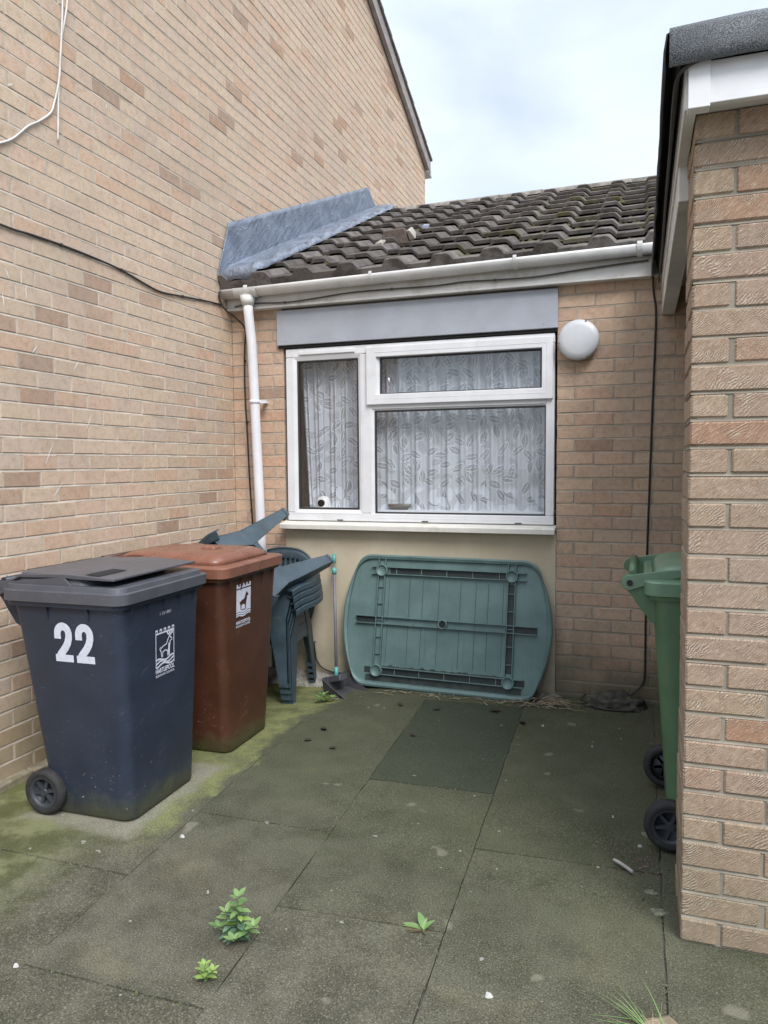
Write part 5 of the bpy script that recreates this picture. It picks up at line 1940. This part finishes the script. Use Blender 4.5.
LEAF_SPOTS = [(-1.726, 3.691, .030, 'small dark curled leaf left of the smooth dark slab, nearest the brown bin'),
              (-1.710, 3.877, .042, 'larger dark dead leaf on the bare slab nearest the chair feet'),
              (-1.548, 3.626, .030, 'tiny black dead leaf on the bare slab in front of the dark one'),
              (-1.178, 4.415, .036, 'brown curled leaf at the back edge of the smooth dark slab'),
              (-0.831, 4.505, .050, 'blackish dead leaf below the table top, right of the middle'),
              (-1.192, 3.943, .026, 'small dead leaf scrap lying in the middle of the smooth dark slab'),
              (-0.640, 4.360, .045, 'black curled leaf on the paving below the right end of the table top'),
              (-1.420, 4.430, .034, 'brown leaf under the middle of the leaning table top')]
for x, y, s_, lab in LEAF_SPOTS:
    curled_leaf(x, y, s_, random.uniform(0, 6.28), lab)
CHIP_SPOTS = [(-1.770, 2.553, .020, 'larger white chip on the joint in front of the black bin'),
              (-1.795, 1.706, .016, 'white chip at the slab corner in the left foreground'),
              (-0.394, 2.037, .022, 'round white chip in the foreground right of the long joint'),
              (-1.448, 2.235, .007, 'tiny white chip between the black bin and the leafy weed'),
              (0.020, 3.071, .014, 'white chip beside the near wheel of the green bin'),
              (-0.091, 3.304, .008, 'tiny white chip on the dark slab left of the green bin'),
              (-0.520, 4.352, .015, 'pale chip beside the black leaf under the table top'),
              (-0.227, 4.111, .008, 'tiny white chip in the middle of the dark right hand slab'),
              (0.33, 2.12, .014, 'white chip on the slab at the foot of the porch wall')]
for x, y, s_, lab in CHIP_SPOTS:
    chip(x, y, s_, lab)

# dry twigs and litter at the right foot of the table top: too many to count
b = MB()
rn = random.Random(11)
for _ in range(150):
    if rn.random() < .75:
        cx, cy, sp_ = rn.gauss(-.56, .10), rn.gauss(4.74, .06), .07
    else:
        cx, cy, sp_ = rn.uniform(-1.7, -.5), rn.gauss(4.66, .03), .04
    if cy > YB - .03:
        cy = YB - .05
    a = rn.uniform(0, 6.28)
    ln = rn.uniform(.012, sp_)
    z = ground_z(cx, cy) + .006 + abs(rn.gauss(0, .010)) * (1 if cx > -.75 else .3)
    dx, dy = math.cos(a) * ln, math.sin(a) * ln * .6
    b.tube([(cx - dx, cy - dy, z), (cx + rn.uniform(-.006, .006), cy, z + rn.uniform(0, .01)), (cx + dx, cy + dy, z + rn.uniform(-.003, .006))], rn.uniform(.0012, .0028), 5)
tag(b.build('twig_litter', m_twig), 'dry pale twig litter on the ground at the right foot of the table top', 'litter', kind='stuff')
m_crumb = simple('brown_crumb', (0.085, 0.065, 0.045), 0.95, 0.6, 30, 0.5, 120)
b = MB()
for _ in range(260):
    if rn.random() < .6:
        x, y = rn.gauss(-.62, .22), rn.gauss(4.76, .06)
    elif rn.random() < .5:
        x, y = rn.gauss(.02, .06), rn.gauss(2.95, .12)
    else:
        x, y = rn.uniform(-2.3, .2), YB - .10 - abs(rn.gauss(0, .05))
    y = min(y, YB - .06)
    r = rn.uniform(.003, .011)
    z = ground_z(x, y)
    P_ = [(x + r * math.cos(q) * rn.uniform(.6, 1.3), y + r * math.sin(q) * rn.uniform(.6, 1.3), z - .002) for q in [k * 1.2566 for k in range(5)]]
    b.add(P_ + [(x, y, z + r * rn.uniform(.5, 1.1))], [(k, (k + 1) % 5, 5) for k in range(5)])
tag(b.build('soil_crumbs', m_crumb), kind='stuff', label='crumbs of brown soil and litter along the wall foot and by the bin wheel', cat='litter')
jc, jm = MB(), MB()
for _ in range(620):
    if rn.random() < .55:
        c_ = rn.choice(COLS[1:5])
        y = rn.uniform(1.2, 4.8)
        x = jy(c_[0], c_[1], y) + rn.gauss(0, .006)
    else:
        ci = rn.choice([0, 1, 2, 3])
        y0_ = rn.choice([q for q in cuts[ci] if 1.2 < q < 4.5] or [2.2])
        x = rn.uniform(jy(COLS[ci][0], COLS[ci][1], y0_), jy(COLS[ci + 1][0], COLS[ci + 1][1], y0_))
        y = y0_ + rn.gauss(0, .007)
    r = rn.uniform(.002, .0065)
    z = ground_z(x, y)
    P_ = [(x + r * math.cos(q) * rn.uniform(.6, 1.5), y + r * math.sin(q) * rn.uniform(.6, 1.5), z - .003) for q in [k * 1.2566 for k in range(5)]]
    (jm if rn.random() < .45 else jc).add(P_ + [(x, y, z + r * rn.uniform(.3, .9))], [(k, (k + 1) % 5, 5) for k in range(5)])
tag(jc.build('joint_dirt', m_earth), kind='stuff', label='crumbs of pale and dark dirt lying along the paving joints', cat='dirt')
tag(jm.build('joint_moss', simple('joint_moss', (0.075, 0.085, 0.03), 1.0, .4, 40, .8, 140)), kind='stuff', label='tiny cushions of dull green moss along the paving joints', cat='moss')
m_petal = simple('pinkish_dry_petal', (0.21, 0.13, 0.12), 0.9, 0.4, 60, 0.2, 200)
b = MB()
for _ in range(90):
    x, y = (rn.gauss(-.10, .045), rn.gauss(3.03, .04)) if rn.random() < .45 else (rn.gauss(.045, .035), rn.gauss(2.95, .06))
    r = rn.uniform(.003, .007)
    a = rn.uniform(0, 6.28)
    z = ground_z(x, y) + .002
    b.add([(x + r * math.cos(a), y + r * math.sin(a), z), (x - r * .5 * math.sin(a), y + r * .5 * math.cos(a), z + .004), (x - r * math.cos(a), y - r * math.sin(a), z + .001), (x + r * .5 * math.sin(a), y - r * .5 * math.cos(a), z + .003)], [(0, 1, 2, 3)])
tag(b.build('petal_litter', m_petal), kind='stuff', label='pinkish dry petals scattered by the near wheel of the green bin', cat='litter')
b = MB()
b.tube(spline([(-.075, 2.90, .012), (-.045, 2.872, .014), (-.005, 2.835, .010)], 4), .0065, 8)
tag(b.build('stick', simple('grey_weathered_stick', (0.33, 0.31, 0.29), 0.85, .2, 40, .4, 120)), 'short pale grey stick lying on the paving left of the porch wall', 'stick')
m_slabbit = simple('lichen_pebble', (0.17, 0.175, 0.125), 0.95, 0.4, 40, 0.6, 120)
for i, (x, y, s_, lab) in enumerate([(.085, 2.62, .030, 'flat mossy pebble at the porch wall foot, the larger one'), (.055, 2.74, .022, 'mossy pebble between the bin wheel and the porch wall corner'), (.075, 3.19, .045, 'broken mossy lump of concrete between the two wheels of the green bin')]):
    rock('pebble', lab, 'pebble', (x, y, ground_z(x, y)), (s_, s_ * .7, s_ * .16), m_slabbit, 20 + i * 3)

# ------------------------------------------------------------------ weeds in the joints


def leaf_mat(name, a, b_):
    s = SB(name)
    n1 = s.noise(45, 4, 0.6)
    rnd = s.n('NewGeometry').outputs['Random Per Island']
    c = s.mix(rnd, a, b_)
    c = s.mix(s.math('MULTIPLY', s.step(n1, .4, .7), .3), c, s.mix(1.0, c, (0.7, 0.75, 0.6), 'MULTIPLY'))
    p = s.n('BsdfPrincipled', None, Base_Color=c, Roughness=0.5)
    t = s.n('BsdfTranslucent', None, Color=c)
    m = s.n('MixShader', None, Fac=0.25)
    s.nt.links.new(p.outputs[0], m.inputs[1]); s.nt.links.new(t.outputs[0], m.inputs[2])
    s.nt.links.new(m.outputs[0], s.out.inputs['Surface'])
    return s.mat


m_leaf_top = leaf_mat('fresh_green_leaf', (0.16, 0.29, 0.10), (0.27, 0.38, 0.15))
m_leaf_low = leaf_mat('blue_green_leaf', (0.11, 0.20, 0.125), (0.19, 0.30, 0.20))
m_leaf_yel = leaf_mat('yellow_green_leaf', (0.25, 0.40, 0.09), (0.34, 0.46, 0.14))
m_stem = simple('green_stem', (0.12, 0.20, 0.07), 0.6)
m_leaf_red = leaf_mat('reddish_leaf', (0.14, 0.10, 0.06), (0.22, 0.18, 0.10))


def leaf(mb, base, dirv, length, width, droop, fold=.25, mat=0):
    base, d = Vector(base), Vector(dirv).normalized()
    side = d.cross(Vector((0, 0, 1)))
    if side.length < .05:
        side = Vector((1, 0, 0))
    side.normalize()
    up_ = side.cross(d).normalized()
    n = 6
    V = []
    for k in range(n + 1):
        q = k / n
        p = base + d * (length * q) + up_ * (-droop * length * q * q)
        w_ = width * (math.sin(PI * min(1, q ** .85)) ** .8) * .5 + .0004
        V += [p - side * w_ + up_ * fold * w_, p, p + side * w_ + up_ * fold * w_]
    F = []
    for k in range(n):
        a = k * 3
        F += [(a, a + 1, a + 4, a + 3), (a + 1, a + 2, a + 5, a + 4)]
    mb.add(V, F, mat, True)


def weed(label, x, y, h, seed, tiers, spread, stems, mats):
    rn = random.Random(seed)
    t = thing('weed', label, 'weed', (x, y, ground_z(x, y)))
    st, lf = MB(), MB()
    for (lx, ly, hh) in stems:
        top_ = Vector((lx, ly, hh))
        path = spline([(0, 0, 0), (lx * .4, ly * .4, hh * .5), tuple(top_)], 5)
        st.tube(path, .0022, 6)
        nt_ = max(2, int(tiers * hh / h))
        for k in range(nt_):
            q = (k + 1) / nt_
            c = path[min(len(path) - 1, int(q * (len(path) - 1)))]
            m = 5 if k == nt_ - 1 else 3
            for a in range(m):
                th = a * 2 * PI / m + k * 1.1 + rn.uniform(-.3, .3)
                el = rn.uniform(.1, .5) + (.35 if k == nt_ - 1 else 0)
                ln = spread * rn.uniform(.75, 1.15) * (1.15 - .35 * q)
                mt = 0 if q > .72 else (1 if rn.random() < .85 else 2)
                dv = Vector((math.cos(th) * math.cos(el), math.sin(th) * math.cos(el), math.sin(el)))
                leaf(lf, c + dv * .004, dv, ln, ln * rn.uniform(.48, .6), rn.uniform(.1, .35), .2, mt)
    st.build('stem', m_stem, t, local=True)
    lf.build('foliage', mats, t, local=True)
    return t


weed('bushy green weed with pointed leaves growing from the paving joint in the foreground', -1.205, 2.03, .145, 3, 9, .040,
     [(.0, .0, .145), (.06, -.01, .065), (-.045, .0, .085), (.01, -.05, .035), (-.015, .025, .10), (-.06, -.02, .045)], [m_leaf_top, m_leaf_low, m_leaf_yel])
weed('small pale green seedling in front of the bushy foreground weed', -1.203, 1.83, .05, 8, 3, .030, [(.0, .0, .05), (.02, .01, .03), (-.015, .01, .025)], [m_leaf_yel, m_leaf_yel, m_leaf_top])
weed('little round leaved clover growing on the moss in front of the dustpan', -1.945, 4.42, .05, 5, 2, .045, [(.0, .0, .045), (.05, .01, .03), (-.03, -.02, .03)], [m_leaf_top, m_leaf_top, m_leaf_yel])
t = thing('weed', 'flat reddish green dandelion leaves lying beside the long paving joint', 'weed', (-.655, 2.265, ground_z(-.655, 2.265)))
b = MB()
rn_ = random.Random(2)
for (dx, dy, dz, ln, wd_, dr, mt) in ((-1, .12, .12, .105, .026, .25, 0), (-.95, -.12, .05, .085, .020, .2, 1), (-.35, .55, .62, .062, .024, .35, 0), (.45, .55, .55, .050, .016, .3, 0),
                                      (.10, .60, .70, .040, .012, .2, 0), (-.7, -.35, .05, .05, .014, .1, 1), (.3, -.4, .1, .03, .010, .1, 1)):
    leaf(b, (rn_.uniform(-.004, .004), rn_.uniform(-.004, .004), .004), (dx, dy, dz), ln, wd_, dr, .35, mt)
b.build('foliage', [m_leaf_top, m_leaf_red], t, local=True)


def grass(label, x, y, n, seed, lmax, dirs):
    rn = random.Random(seed)
    t = thing('grass_tuft', label, 'grass tuft', (x, y, ground_z(x, y)))
    b = MB()
    for k in range(n):
        a = rn.uniform(*dirs) if k % 4 else rn.uniform(0, 6.28)
        el = rn.uniform(.06, .55)
        ln = lmax * rn.uniform(.4, 1)
        wd_ = rn.uniform(.0014, .0028)
        p = Vector((rn.gauss(0, .02), rn.gauss(0, .015), 0))
        d = Vector((math.cos(a) * math.cos(el), math.sin(a) * math.cos(el), math.sin(el)))
        sd = Vector((-math.sin(a), math.cos(a), 0))
        V = []
        for q in range(7):
            u = q / 6
            c = p + d * ln * u + Vector((0, 0, -.55 * ln * math.sin(el) * u * u))
            c.z = max(c.z, .002)
            ww = wd_ * (1 - u * .9)
            V += [c - sd * ww, c + sd * ww]
        b.add(V, [(2 * q, 2 * q + 1, 2 * q + 3, 2 * q + 2) for q in range(6)], 0 if rn.random() < .8 else 1, True)
    b.build('blades', [m_leaf_top, m_twig], t, local=True)


grass('thin green grass tuft sprouting from the joint at the bottom right corner', .05, 2.03, 30, 4, .20, (1.8, 4.4))
b = MB()
P_ = [(-.07, 0, 0), (.06, -.02, 0), (.075, .08, 0), (.02, .14, 0), (-.05, .10, 0)]
b.add([(.075 + x, 1.98 + y, .001) for x, y, z in P_] + [(.075 + x * .8, 1.98 + y * .85, .010) for x, y, z in P_], [(5, 6, 7, 8, 9)] + [(k, (k + 1) % 5, 5 + (k + 1) % 5, 5 + k) for k in range(5)])
tag(b.build('stone', simple('sandy_broken_stone', (0.26, 0.21, 0.14), 0.95, .35, 30, .8, 120), bevel=.006), 'sandy wedge of broken stone amid the grass tuft at the bottom right', 'stone')
